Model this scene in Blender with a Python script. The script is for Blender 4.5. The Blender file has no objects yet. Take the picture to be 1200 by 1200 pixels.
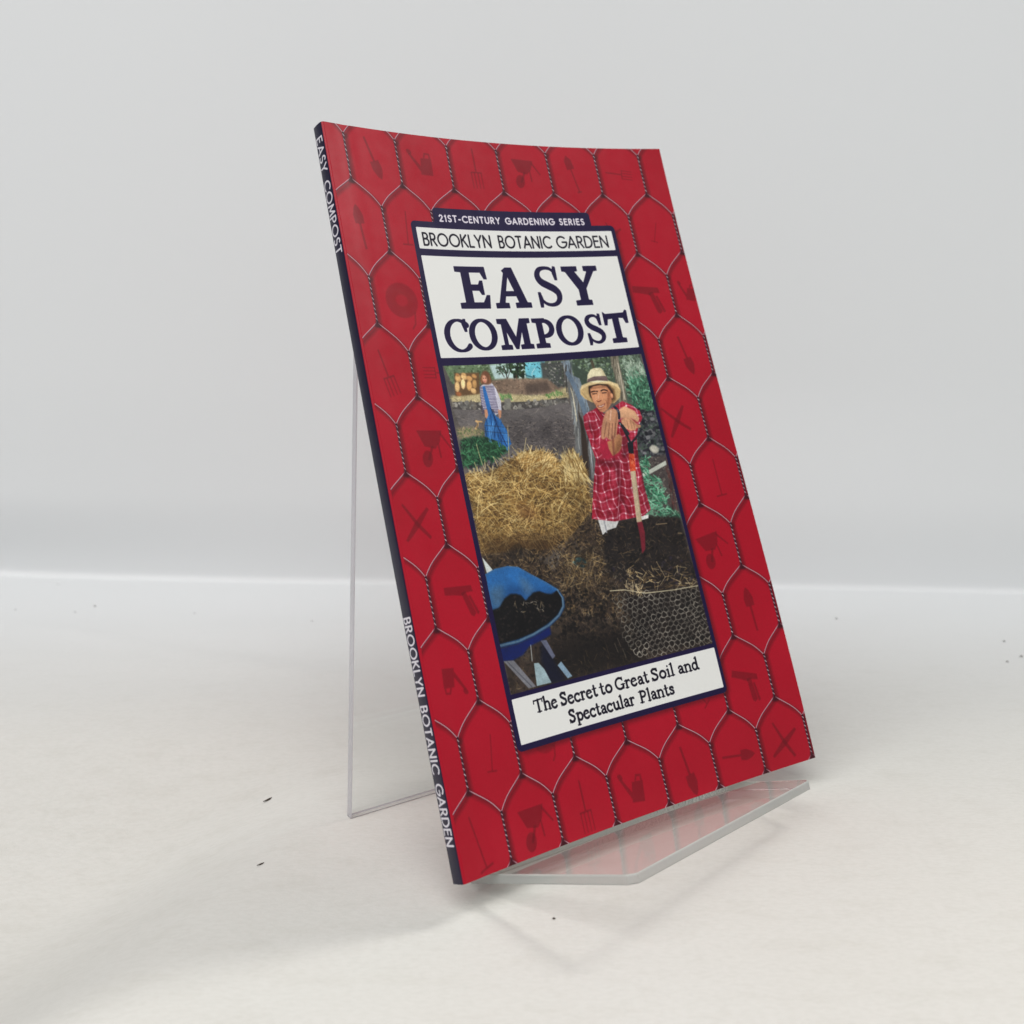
import bpy, math, random
import numpy as np
from math import radians, sin, cos, pi

# ------------------------------------------------------------------ camera
# unit: metre.  A portrait phone frame cut down to a square: the optical centre sits above the middle (shift_y)
sc = bpy.context.scene
CAM_H = 0.178
PITCH = radians(3.33664)
FPX = 1400.0
cam_data = bpy.data.cameras.new('camera')
cam = bpy.data.objects.new('camera', cam_data)
sc.collection.objects.link(cam)
cam.location = (0, 0, CAM_H)
cam.rotation_euler = (radians(90) - PITCH, 0, 0)
cam_data.sensor_width = 36.0
cam_data.lens = 36.0 * FPX / 1200.0
cam_data.shift_y = -200.0 / 1200.0
cam_data.clip_start = 0.01
cam_data.clip_end = 50
sc.camera = cam
cam_data.dof.use_dof = True; cam_data.dof.focus_distance = 0.385; cam_data.dof.aperture_fstop = 17.0   # a phone's 2.5 mm aperture
sc.render.resolution_x = sc.render.resolution_y = 1024

# ------------------------------------------------------------------ light
world = bpy.data.worlds.new('World'); sc.world = world; world.use_nodes = True
bg = world.node_tree.nodes['Background']
bg.inputs[0].default_value = (0.93, 0.96, 1.0, 1); bg.inputs[1].default_value = 0.30
def area(name, loc, target, size, size_y, power, col):
    l = bpy.data.lights.new(name, 'AREA'); l.shape = 'RECTANGLE'; l.size = size; l.size_y = size_y
    l.energy = power; l.color = col
    o = bpy.data.objects.new(name, l); sc.collection.objects.link(o); o.location = loc
    import mathutils
    d = mathutils.Vector(target) - mathutils.Vector(loc)
    o.rotation_euler = d.to_track_quat('-Z', 'Y').to_euler()
    return o
area('ceiling_light', (-0.35, -0.35, 1.5), (0.0, 0.6, 0.12), 2.0, 1.2, 25.5, (1.0, 0.99, 0.97))
area('window_light', (1.3, 1.32, 1.35), (0.0, 0.38, 0.0), 0.5, 0.5, 22.0, (1.0, 0.98, 0.94))
sc.view_settings.view_transform = 'Standard'; sc.view_settings.look = 'None'
sc.view_settings.exposure = 0.0; sc.view_settings.gamma = 1.0

# ------------------------------------------------------------------ places
# the book's front cover plane, solved from the photograph: T0 top corner by the spine, U along the width,
# V down the height, N into the book (camera axes, centimetres)
CW, CH, THICK = 14.6, 23.1425, 0.62
T0 = np.array([-6.03102926, -7.04646019, 38.25235645])
AU = np.array([0.80862498, -0.03424196, 0.58732711])
AV = np.array([0.20626322, 0.95144019, -0.2285105])
AN = np.array([-0.55098197, 0.30592328, 0.77642116])
DOWN = np.array([0, cos(PITCH), sin(PITCH)]); FWD = np.array([0, -sin(PITCH), cos(PITCH)])
def book_pt(u, v, n):
    c = T0 + AU * u + AV * v + AN * n
    return (c[0] / 100, float(c @ FWD) / 100, CAM_H - float(c @ DOWN) / 100)
BOW = [2.218, 2.1131, -2.8448, 1.428, 0.4312, 0.0768, -0.3891, 0.8127, -1.3866, 0.6027]
def bow(u, v):
    """how far the soft cover sags back from its plane (cm)"""
    u = min(max(u / CW, 0), 1); v = v / CH; a = 1 - v; s = u * (1 - u); t = v * (1 - v); p = BOW
    hinge = .018 * math.exp(-((u * CW - .8) / .07) ** 2)
    return (hinge + p[0]*s + p[1]*s*a + p[2]*s*a*a + p[3]*s*(1-2*u)*a + p[4]*t + p[5]*t*(1-2*v) + p[6]*t*u
            + p[7]*s*a**4 + p[8]*s*(1-2*u)*a**4 + p[9]*t*(1-2*v)*u)

# ------------------------------------------------------------------ printing: a small rasteriser for the cover art
class Sheet:
    def __init__(self, w, h, ppc, col):
        self.ppc = ppc; self.w = int(round(w * ppc)); self.h = int(round(h * ppc))
        self.a = np.empty((self.h, self.w, 3), np.float32); self.a[:] = col
        self.clip = None
    def _mix(self, x0, y0, cov, col, a):
        h, w = cov.shape
        X0, Y0 = max(x0, 0), max(y0, 0); X1, Y1 = min(x0 + w, self.w), min(y0 + h, self.h)
        if self.clip is not None:
            X0 = max(X0, self.clip[0]); Y0 = max(Y0, self.clip[1]); X1 = min(X1, self.clip[2]); Y1 = min(Y1, self.clip[3])
        if X1 <= X0 or Y1 <= Y0: return
        c = (cov[Y0 - y0:Y1 - y0, X0 - x0:X1 - x0] * a)[..., None]
        col = np.asarray(col, np.float32)
        if col.ndim == 3: col = col[Y0 - y0:Y1 - y0, X0 - x0:X1 - x0]
        v = self.a[Y0:Y1, X0:X1]; v += c * (col - v)
    def cover(self, pts, soft=0.0):
        P = np.asarray(pts, float) * self.ppc
        s = int(math.ceil(soft * self.ppc * 2)) + 1
        x0 = int(math.floor(P[:, 0].min())) - s; x1 = int(math.ceil(P[:, 0].max())) + s + 1
        y0 = int(math.floor(P[:, 1].min())) - s; y1 = int(math.ceil(P[:, 1].max())) + s + 1
        w, h = x1 - x0, y1 - y0
        cov = np.zeros((h, w + 1), np.float32)
        Q = np.roll(P, -1, 0)
        xs, ys, xe, ye = P[:, 0] - x0, P[:, 1] - y0, Q[:, 0] - x0, Q[:, 1] - y0
        SS = 3
        for k in range(h * SS):
            y = (k + .5) / SS
            m = (ys <= y) != (ye <= y)
            if not m.any(): continue
            c = np.sort(xs[m] + (y - ys[m]) * (xe[m] - xs[m]) / (ye[m] - ys[m]))
            row = cov[k // SS]
            for i in range(0, len(c) - 1, 2):
                a, b = c[i], c[i + 1]; ia, ib = int(a), int(b)
                if ia == ib: row[ia] += (b - a) / SS
                else:
                    row[ia] += (1 - (a - ia)) / SS; row[ia + 1:ib] += 1 / SS; row[ib] += (b - ib) / SS
        cov = cov[:, :w]
        if soft > 0: cov = blur(cov, soft * self.ppc)
        return x0, y0, np.clip(cov, 0, 1)
    def poly(self, col, pts, soft=0.0, a=1.0):
        x0, y0, cov = self.cover(pts, soft); self._mix(x0, y0, cov, col, a)
    def line(self, col, pts, w, a=1.0, soft=0.0, w2=None):
        """round-ended stroke; w .. w2 = width at start and end"""
        P = np.asarray(pts, float) * self.ppc; r0 = w * self.ppc / 2; r1 = (w if w2 is None else w2) * self.ppc / 2
        sf = soft * self.ppc; pad = max(r0, r1) + sf + 1.5
        x0 = int(math.floor(P[:, 0].min() - pad)); x1 = int(math.ceil(P[:, 0].max() + pad)) + 1
        y0 = int(math.floor(P[:, 1].min() - pad)); y1 = int(math.ceil(P[:, 1].max() + pad)) + 1
        X = np.arange(x0, x1, dtype=np.float32)[None] + .5; Y = np.arange(y0, y1, dtype=np.float32)[:, None] + .5
        best = None; n = len(P) - 1
        for i in range(n):
            ax, ay = P[i]; dx, dy = P[i + 1] - P[i]; L = dx * dx + dy * dy + 1e-9
            t = np.clip(((X - ax) * dx + (Y - ay) * dy) / L, 0, 1)
            d = np.sqrt((X - ax - t * dx) ** 2 + (Y - ay - t * dy) ** 2) - (r0 + (r1 - r0) * (i + t) / n)
            best = d if best is None else np.minimum(best, d)
        cov = np.clip(.5 - best, 0, 1) if sf <= 0 else np.clip(.5 - best / (sf + 1), 0, 1)
        self._mix(x0, y0, cov, col, a)
    def image(self, name):
        im = bpy.data.images.new(name, self.w, self.h)
        px = np.ones((self.h, self.w, 4), np.float32); px[..., :3] = np.clip(self.a[::-1] / 255.0, 0, 1)
        im.pixels.foreach_set(px.ravel()); im.update(); im.pack()
        return im
def blur(m, s):
    r = max(1, int(round(s)))
    for ax in (0, 1):
        for _ in range(2):
            c = np.cumsum(np.pad(m, [(r + 1, r) if k == ax else (0, 0) for k in (0, 1)], mode='edge'), ax, dtype=np.float64)
            m = ((np.take(c, range(2 * r + 1, c.shape[ax]), ax) - np.take(c, range(0, c.shape[ax] - 2 * r - 1), ax)) / (2 * r + 1)).astype(np.float32)
    return m
def inside(P, x, y):
    r = False; j = len(P) - 1
    for i in range(len(P)):
        if (P[i][1] > y) != (P[j][1] > y) and x < (P[j][0] - P[i][0]) * (y - P[i][1]) / (P[j][1] - P[i][1]) + P[i][0]: r = not r
        j = i
    return r
def scatter(rng, P):
    xs = [p[0] for p in P]; ys = [p[1] for p in P]
    while True:
        x, y = rng.uniform(min(xs), max(xs)), rng.uniform(min(ys), max(ys))
        if inside(P, x, y): return x, y
def ellipse(cx, cy, rx, ry, a=0.0, n=28, wob=0.0, rng=None):
    o = []
    for i in range(n):
        t = 2 * pi * i / n; k = 1 + (rng.uniform(-wob, wob) if rng else 0)
        x, y = rx * cos(t) * k, ry * sin(t) * k
        o.append((cx + x * cos(a) - y * sin(a), cy + x * sin(a) + y * cos(a)))
    return o
def noise2(h, w, cell, seed):
    g = np.random.default_rng(seed).random((int(h / cell) + 3, int(w / cell) + 3)).astype(np.float32)
    y = np.arange(h) / cell; x = np.arange(w) / cell; yi = y.astype(int); xi = x.astype(int)
    fy = (y - yi)[:, None]; fx = (x - xi)[None]; fy = fy * fy * (3 - 2 * fy); fx = fx * fx * (3 - 2 * fx)
    a = g[yi][:, xi]; b = g[yi][:, xi + 1]; c = g[yi + 1][:, xi]; d = g[yi + 1][:, xi + 1]
    return (a * (1 - fx) + b * fx) * (1 - fy) + (c * (1 - fx) + d * fx) * fy

# ------------------------------------------------------------------ lettering
def arc(cx, cy, rx, ry, a0, a1, n=14):
    return [(cx + rx * cos(radians(a0 + (a1 - a0) * i / n)), cy + ry * sin(radians(a0 + (a1 - a0) * i / n))) for i in range(n + 1)]
# geometric sans capitals: strokes in a cap height of 1, y up
SANS = {
 'A': (.78, [[(0, 0), (.39, 1), (.78, 0)], [(.14, .3), (.64, .3)]]),
 'B': (.52, [[(0, 0), (0, 1)], [(0, 1)] + arc(.24, .765, .22, .235, 90, -90) + [(0, .53)], [(0, .53)] + arc(.26, .265, .26, .265, 90, -90) + [(0, 0)]]),
 'C': (.8, [arc(.5, .5, .5, .5, 48, 312, 24)]),
 'D': (.72, [[(0, 0), (0, 1)] + arc(.24, .5, .48, .5, 90, -90, 20) + [(0, 0)]]),
 'E': (.48, [[(.46, 1), (0, 1), (0, 0), (.48, 0)], [(0, .56), (.42, .56)]]),
 'G': (.9, [arc(.5, .5, .5, .5, 48, 360, 28) + [(.56, .5)]]),
 'I': (.12, [[(.06, 0), (.06, 1)]]),
 'K': (.6, [[(0, 0), (0, 1)], [(.55, 1), (0, .45)], [(.17, .6), (.6, 0)]]),
 'L': (.42, [[(0, 1), (0, 0), (.42, 0)]]),
 'M': (.86, [[(0, 0), (.1, 1), (.43, .2), (.76, 1), (.86, 0)]]),
 'N': (.7, [[(0, 0), (0, 1), (.7, 0), (.7, 1)]]),
 'O': (1.0, [arc(.5, .5, .5, .5, 0, 360, 32)]),
 'P': (.5, [[(0, 0), (0, 1)], [(0, 1)] + arc(.24, .735, .25, .265, 90, -90) + [(0, .47)]]),
 'R': (.54, [[(0, 0), (0, 1)], [(0, 1)] + arc(.24, .745, .24, .255, 90, -90) + [(0, .49)], [(.22, .49), (.54, 0)]]),
 'S': (.5, [arc(.26, .755, .215, .245, 40, 250, 14) + arc(.24, .26, .25, .26, 75, -140, 16)]),
 'T': (.58, [[(0, 1), (.58, 1)], [(.29, 1), (.29, 0)]]),
 'U': (.62, [[(0, 1)] + arc(.31, .3, .31, .3, 180, 360, 16) + [(.62, 1)]]),
 'Y': (.66, [[(0, 1), (.33, .47), (.66, 1)], [(.33, .47), (.33, 0)]]),
 '1': (.24, [[(.05, .84), (.19, 1), (.19, 0)]]),
 '2': (.5, [arc(.25, .75, .24, .25, 165, -35, 14) + [(0, 0), (.52, 0)]]),
 '-': (.3, [[(0, .4), (.3, .4)]]), ' ': (.2, []),
}
def set_sans(sh, text, x0, x1, base, cap, w, col, gap=.2, rot=False, y_mid=None):
    adv = []; x = 0
    for ch in text:
        adv.append(x); x += SANS[ch][0] + gap + (.12 if ch == ' ' else 0)
    tot = x - gap; k = (x1 - x0 - w) / tot
    for ch, a in zip(text, adv):
        for st in SANS[ch][1]:
            pts = [(x0 + w / 2 + (a + px) * k, base - w / 2 - py * (cap - w)) for px, py in st]
            if rot: pts = [(-q[1], q[0]) for q in pts]
            sh.line(col, pts, w)
# small old-style serif, cap height 1, x-height .66; (width factor, points)
T_, M_, H_ = .2, .165, .1
def serif(x, y, l=.13): return (H_, [(x - l, y), (x + l, y)])
def bowl(cx, cy, rx, ry, a0, a1): return (M_ * 1.05, arc(cx, cy, rx, ry, a0, a1, 16))
OLD = {
 'T': (.78, [(T_, [(.39, .96), (.39, .03)]), (H_ + .02, [(.03, .93), (.75, .97)]), (H_, [(.03, .95), (.01, .72)]), (H_, [(.75, .97), (.77, .74)]), serif(.39, .03, .17)]),
 'h': (.62, [(T_, [(.12, 1.04), (.12, .03)]), (M_, [(.12, .5), (.24, .62), (.38, .64), (.48, .55), (.5, .4)]), (T_, [(.5, .45), (.5, .03)]), serif(.12, .03), serif(.5, .03), (H_, [(0, .98), (.12, 1.06)])]),
 'e': (.52, [(M_ * 1.15, arc(.27, .32, .23, .3, 55, 320, 16)), (H_, [(.06, .34), (.48, .44), (.4, .58)])]),
 'S': (.6, [(T_, [(.5, .8), (.42, .94), (.24, .96), (.11, .84), (.13, .68), (.3, .54), (.46, .42), (.5, .24), (.4, .08), (.2, .04), (.08, .2)]), (H_, [(.52, .98), (.51, .74)]), (H_, [(.06, .0), (.07, .26)])]),
 'c': (.5, [(M_ * 1.15, arc(.28, .32, .24, .3, 50, 310, 16)), (M_, [(.42, .55), (.43, .5)])]),
 'r': (.44, [(T_, [(.13, .62), (.13, .03)]), (M_, [(.13, .42), (.24, .6), (.36, .62), (.4, .55)]), serif(.13, .03), (H_, [(0, .6), (.13, .66)])]),
 't': (.38, [(T_, [(.16, .86), (.16, .14), (.22, .04), (.34, .08)]), (H_, [(.0, .62), (.34, .64)])]),
 'o': (.54, [(M_ * 1.2, arc(.27, .33, .22, .29, 0, 360, 22))]),
 'G': (.8, [(T_ * .95, arc(.42, .5, .34, .45, 50, 325, 22)), (H_, [(.66, .98), (.67, .72)]), (T_, [(.68, .38), (.68, .1)]), serif(.67, .4, .15)]),
 'a': (.5, [(T_, [(.38, .5), (.38, .1), (.46, .05)]), (M_, [(.08, .5), (.16, .62), (.3, .63), (.38, .5)]), (M_, [(.37, .38), (.18, .34), (.07, .2), (.13, .06), (.27, .06), (.37, .18)])]),
 'i': (.26, [(T_, [(.13, .62), (.13, .03)]), serif(.13, .03), (H_, [(0, .6), (.13, .66)]), (.16, [(.13, .9), (.13, .91)])]),
 'l': (.26, [(T_, [(.13, 1.04), (.13, .03)]), serif(.13, .03), (H_, [(0, .98), (.13, 1.06)])]),
 'n': (.62, [(T_, [(.12, .62), (.12, .03)]), (M_, [(.12, .48), (.24, .61), (.38, .63), (.48, .54), (.5, .4)]), (T_, [(.5, .45), (.5, .03)]), serif(.12, .03), serif(.5, .03), (H_, [(0, .6), (.12, .66)])]),
 'd': (.58, [(T_, [(.44, 1.04), (.44, .1), (.54, .04)]), (M_ * 1.1, arc(.24, .32, .19, .29, 0, 360, 20)), (H_, [(.32, .98), (.44, 1.06)])]),
 'p': (.6, [(T_, [(.14, .62), (.14, -.28)]), (M_ * 1.1, arc(.34, .33, .2, .28, 0, 360, 20)), serif(.14, -.3), (H_, [(.0, .6), (.14, .66)])]),
 'u': (.62, [(T_, [(.12, .62), (.12, .22), (.2, .07), (.34, .05), (.48, .2)]), (T_, [(.48, .62), (.48, .1), (.58, .04)]), (H_, [(0, .6), (.12, .63)]), (H_, [(.36, .6), (.48, .63)])]),
 's': (.44, [(M_ * 1.1, [(.36, .52), (.26, .62), (.12, .6), (.08, .48), (.2, .37), (.35, .27), (.36, .12), (.24, .04), (.08, .08)]), (H_, [(.37, .62), (.37, .46)]), (H_, [(.06, .02), (.06, .2)])]),
 'P': (.66, [(T_, [(.16, .96), (.16, .03)]), (M_ * 1.1, [(.16, .93)] + arc(.34, .7, .22, .23, 90, -90, 12) + [(.16, .47)]), serif(.16, .03, .16), (H_, [(0, .93), (.2, .95)])]),
}
def set_old(sh, word, x0, x1, base, cap, col, rng):
    gap = .055; adv = []; x = 0
    for ch in word: adv.append(x); x += OLD[ch][0] + gap
    k = (x1 - x0) / (x - gap)
    for ch, a in zip(word, adv):
        dy = rng.uniform(-.012, .012)
        for w, st in OLD[ch][1]:
            sh.line(col, [(x0 + (a + px) * k, base - (py + dy) * cap) for px, py in st], w * cap)
# the two big title lines: slab serif letters drawn as plates and swelling strokes, in cm on the cover
def title(sh, col):
    def P(*pts): sh.poly(col, pts); sh.line(col, list(pts) + [pts[0]], .036)
    def swell(pts, ws):
        Q = []; n = len(pts)
        for i in range(n - 1):
            p = [(*pts[min(max(i + k, 0), n - 1)], ws[min(max(i + k, 0), n - 1)]) for k in (-1, 0, 1, 2)]
            for s in range(6):
                t = s / 6; Q.append(tuple(.5 * (2*b + (c - a_)*t + (2*a_ - 5*b + 4*c - d)*t*t + (3*b - a_ - 3*c + d)*t**3) for a_, b, c, d in zip(*p)))
        Q.append((*pts[-1], ws[-1]))
        for a_, b in zip(Q, Q[1:]): sh.line(col, [a_[:2], b[:2]], a_[2], w2=b[2])
    def ring(cx, cy, rx, ry, a0, a1, wide, thin, n=44):
        p = arc(cx, cy, rx, ry, a0, a1, n); w = [thin + (wide - thin) * abs(cos(radians(a0 + (a1 - a0) * i / n))) ** 1.3 for i in range(n + 1)]
        swell(p, w)
    # E
    P((4.26, 4.72), (5.5, 4.72), (5.53, 5.14), (5.42, 5.14), (5.3, 4.9), (4.82, 4.9), (4.82, 5.36), (5.14, 5.36), (5.22, 5.22), (5.32, 5.22), (5.32, 5.7),
      (5.22, 5.7), (5.14, 5.55), (4.82, 5.55), (4.82, 6.0), (5.24, 6.0), (5.42, 5.74), (5.53, 5.74), (5.46, 6.19), (4.26, 6.19), (4.26, 6.02), (4.5, 6.0), (4.5, 4.9), (4.26, 4.88))
    # A
    P((6.4, 4.74), (6.66, 4.74), (7.07, 6.02), (7.22, 6.03), (7.22, 6.19), (6.58, 6.19), (6.58, 6.03), (6.74, 6.02), (6.66, 5.76), (6.2, 5.76), (6.12, 6.02), (6.28, 6.03), (6.28, 6.19),
      (5.74, 6.19), (5.74, 6.03), (5.9, 6.02), (6.3, 4.92), (6.24, 4.84))
    P2 = [(6.27, 5.58), (6.59, 5.58), (6.43, 5.1)]; sh.poly(PAPER, P2); sh.line(PAPER, P2 + P2[:1], .012)
    # S of EASY
    swell([(8.5, 5.1), (8.44, 4.9), (8.3, 4.78), (8.08, 4.75), (7.86, 4.8), (7.74, 4.95), (7.74, 5.12), (7.86, 5.28), (8.1, 5.41), (8.36, 5.55), (8.5, 5.72), (8.48, 5.93), (8.34, 6.08), (8.12, 6.13), (7.9, 6.08), (7.75, 5.95), (7.68, 5.76)],
          [.07, .1, .12, .13, .17, .22, .25, .27, .28, .28, .25, .21, .16, .13, .12, .1, .07])
    P((8.47, 4.7), (8.56, 4.72), (8.55, 5.2), (8.46, 5.2), (8.4, 4.94)); P((7.62, 5.66), (7.71, 5.66), (7.78, 5.92), (7.72, 6.2), (7.62, 6.2))
    # Y
    P((8.84, 4.72), (9.5, 4.72), (9.5, 4.88), (9.36, 4.9), (9.68, 5.36), (9.94, 4.9), (9.8, 4.88), (9.8, 4.72), (10.38, 4.72), (10.38, 4.88), (10.22, 4.9), (9.74, 5.56), (9.74, 6.0), (9.88, 6.02), (9.88, 6.18),
      (9.2, 6.18), (9.2, 6.02), (9.42, 6.0), (9.42, 5.6), (8.98, 4.9), (8.84, 4.88))
    # C
    ring(3.94, 7.14, .5, .53, -316, -42, .24, .09)
    P((4.2, 6.58), (4.28, 6.58), (4.28, 7.0), (4.2, 7.0), (4.12, 6.74))
    # O
    ring(4.93, 7.12, .46, .5, 0, 360, .24, .11)
    # M
    P((5.6, 6.6), (6.0, 6.6), (6.28, 7.28), (6.56, 6.6), (6.96, 6.6), (6.96, 6.74), (6.82, 6.76), (6.82, 7.52), (6.95, 7.54), (6.95, 7.67), (6.43, 7.67), (6.43, 7.54), (6.58, 7.52), (6.58, 6.98), (6.3, 7.66), (6.2, 7.66),
      (5.9, 6.98), (5.9, 7.52), (6.04, 7.54), (6.04, 7.67), (5.6, 7.67), (5.6, 7.54), (5.76, 7.52), (5.76, 6.76), (5.6, 6.74))
    # P
    P((7.08, 6.62), (7.6, 6.62), (7.6, 6.76), (7.48, 6.76), (7.48, 7.52), (7.64, 7.54), (7.64, 7.67), (7.08, 7.67), (7.08, 7.54), (7.24, 7.52), (7.24, 6.76), (7.08, 6.74))
    ring(7.52, 6.98, .34, .28, -90, 90, .22, .13); sh.line(col, [(7.4, 6.7), (7.52, 6.7)], .14); sh.line(col, [(7.4, 7.26), (7.52, 7.26)], .12)
    # O
    ring(8.62, 7.1, .46, .5, 0, 360, .24, .11)
    # S of COMPOST
    swell([(9.98, 6.9), (9.94, 6.74), (9.83, 6.62), (9.68, 6.6), (9.52, 6.65), (9.44, 6.77), (9.47, 6.9), (9.6, 7.02), (9.8, 7.12), (9.98, 7.24), (10.04, 7.38), (9.97, 7.52), (9.82, 7.6), (9.64, 7.58), (9.5, 7.48), (9.43, 7.34)],
          [.06, .08, .1, .11, .15, .19, .21, .22, .22, .21, .19, .15, .11, .1, .08, .06])
    P((9.96, 6.54), (10.04, 6.56), (10.03, 6.96), (9.95, 6.96), (9.9, 6.74)); P((9.37, 7.26), (9.45, 7.26), (9.52, 7.5), (9.46, 7.68), (9.38, 7.68))
    # T
    P((10.2, 6.5), (10.3, 6.58), (11.12, 6.56), (11.2, 6.46), (11.26, 6.48), (11.24, 6.94), (11.14, 6.94), (11.06, 6.74), (10.84, 6.72), (10.84, 7.5), (11.0, 7.52), (11.0, 7.66), (10.4, 7.66), (10.4, 7.52), (10.58, 7.5), (10.58, 6.74),
      (10.36, 6.76), (10.3, 6.98), (10.2, 6.98))

# ------------------------------------------------------------------ the cover print
PAPER = (236, 236, 232)
NAVY = (20, 6, 56)
RED = (172, 0, 32)
def tool_shapes():
    """silhouettes of garden tools, about 1 cm tall round (0, 0), y down"""
    E_ = ellipse
    return {
     'trowel': [[(-.04, -.75), (.04, -.75), (.04, .1), (-.04, .1)], [(-.17, .08), (.17, .08), (.19, .35), (.1, .6), (0, .72), (-.1, .6), (-.19, .35)]],
     'can': [[(-.2, -.2), (.22, -.25), (.26, .35), (-.22, .38)], [(-.2, .1), (-.6, -.3), (-.68, -.26), (-.22, .28)], E_(-.64, -.34, .11, .08, .6), [(-.1, -.22), (-.05, -.42), (.16, -.42), (.2, -.24), (.13, -.24), (.12, -.36), (0, -.36), (-.04, -.22)]],
     'fork': [[(-.03, -.75), (.03, -.75), (.03, .1), (-.03, .1)], [(-.22, .1), (.22, .1), (.22, .15), (-.22, .15)]] + [[(x - .022, .12), (x + .022, .12), (x + .015, .7), (x - .015, .7)] for x in (-.2, -.07, .07, .2)],
     'barrow': [[(-.5, -.45), (.45, -.5), (.35, -.15), (.15, .08), (-.25, .02)], E_(-.18, .4, .19, .26, .2), [(.0, .0), (.1, .0), (-.1, .45), (-.18, .42)], [(.25, -.1), (.3, -.12), (.36, .35), (.3, .35)], [(.4, -.45), (.75, .0), (.72, .04), (.36, -.38)]],
     'spade': [[(-.1, -.78), (.1, -.78), (.1, -.72), (-.1, -.72)], [(-.03, -.75), (.03, -.75), (.03, .2), (-.03, .2)], [(-.17, .18), (.17, .18), (.16, .55), (0, .75), (-.16, .55)]],
     'coil': [E_(0, 0, .62, .62)[:], ],
     'shears': [[(-.5, -.52), (-.44, -.56), (.1, .0), (.5, .38), (.44, .46), (0, .08)], [(.5, -.42), (.42, -.48), (-.1, .02), (-.46, .5), (-.38, .54), (.1, .1)]],
     'pruner': [[(-.55, -.3), (.45, -.3), (.5, -.12), (.2, -.1), (.1, -.02), (-.2, -.06), (-.55, -.08)], [(.05, -.1), (.22, -.14), (.5, .5), (.4, .6), (.3, .55)], [(.3, .0), (.38, -.02), (.62, .5), (.55, .56)]],
     'rake': [[(-.025, -.8), (.025, -.8), (.025, .6), (-.025, .6)], [(-.25, .6), (.25, .56), (.25, .62), (-.25, .66)]],
    }
def paint(sh, ops, seed=5):
    rng = random.Random(seed); R = rng.random
    for o in ops:
        k = o[0]
        if k == 'poly': sh.poly(o[1], o[2], o[3], o[4])
        elif k == 'line':
            q = o[2]
            if len(q) == 3:   # a gentle curve through three points
                q = [tuple((1 - t) * (1 - 2 * t) * q[0][j] + 4 * t * (1 - t) * q[1][j] + t * (2 * t - 1) * q[2][j] for j in (0, 1)) for t in [i / 8 for i in range(9)]]
            sh.line(o[1], q, o[3], o[4])
        elif k == 'shade': sh.line(o[1], o[2], o[3] * .6, o[4], soft=o[3] * .8)
        elif k == 'ell':
            for g, m in ((1.0, 1.0), (.72, 1.1)):
                c = tuple(min(255, v * m) for v in o[1])
                sh.poly(c, ellipse(o[2][0] - (1 - g) * .02, o[2][1] - (1 - g) * .05, o[3] * g, o[4] * g, o[5], wob=.05, rng=rng), 0.01, .9)
        elif k == 'hatch':
            _, n, P, cols, ln, w, ang, spr, a, curve = o
            for _i in range(n):
                x, y = scatter(rng, P); t = ang + rng.gauss(0, spr); l = ln * rng.uniform(.4, 1.3) / 2; c = rng.choice(cols); m = rng.uniform(.8, 1.15)
                b = rng.uniform(-curve, curve) * l
                dx, dy = cos(t) * l, sin(t) * l
                sh.line(tuple(v * m for v in c), [(x - dx, y - dy), (x - dy * b, y + dx * b), (x + dx, y + dy)], w * rng.uniform(.7, 1.3), a * rng.uniform(.6, 1))
        elif k == 'blobs':
            _, n, P, cols, r, asp, a = o
            for _i in range(n):
                x, y = scatter(rng, P); q = r * rng.uniform(.4, 1.25); c = rng.choice(cols); m = rng.uniform(.85, 1.12)
                sh.poly(tuple(v * m for v in c), ellipse(x, y, q, q * asp * rng.uniform(.7, 1.2), rng.uniform(-.6, .6), 9, .3, rng), 0, a)
        elif k == 'plaid':
            x0, y0, cov = sh.cover(o[2]); h, w = cov.shape
            X = (np.arange(w)[None] + x0) / sh.ppc; Y = (np.arange(h)[:, None] + y0) / sh.ppc
            Xw = X + .05 * np.sin(Y * 4) + .03 * np.sin(Y * 9 + X * 3); Yw = Y + .05 * np.sin(X * 5) + .03 * np.sin(X * 11 + Y * 2)
            def band(v, p, wd): return np.clip((wd - np.abs(((v / p) % 1) - .5) * p) * sh.ppc * .6 + .5, 0, 1)
            bx = band(Xw, .3, .024); by = band(Yw, .31, .024); th = band(Xw + .15, .3, .007) * .25 + band(Yw + .155, .31, .007) * .25
            br = noise2(h, w, 7, 9) * .5 + .45
            m = np.clip((bx + by) * .38 * br * 1.4 + bx * by * .75 + th * br, 0, 1)[..., None]
            n = (noise2(h, w, 16, 3) - .5)[..., None] * 44
            col = np.array(o[1], np.float32) * (1 - m) + np.array((240, 208, 214), np.float32) * m + n
            sh._mix(x0, y0, cov, col, 1)
        elif k == 'wire':
            _, col, P = o; p = .235; q = .2
            for i in range(-4, 30):
                for j in range(-4, 28):
                    cx = 7.3 + i * p + (j % 2) * p / 2 + .1 * sin(j * .5); cy = 14.9 + j * q * .8 - i * .015 + .05 * sin(i * .6)
                    if not inside(P, cx, cy): continue
                    a = [(cx + R() * .05 + .5 * p * cos(radians(t)), cy + R() * .04 + .55 * q * sin(radians(t))) for t in (30, 90, 150, 210, 270, 330)]
                    g = rng.uniform(.55, 1.05); sh.line(tuple(v * g for v in col), a[:rng.choice((5, 6))] + a[:rng.choice((0, 1, 1))], .019, rng.uniform(.5, 1))
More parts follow.
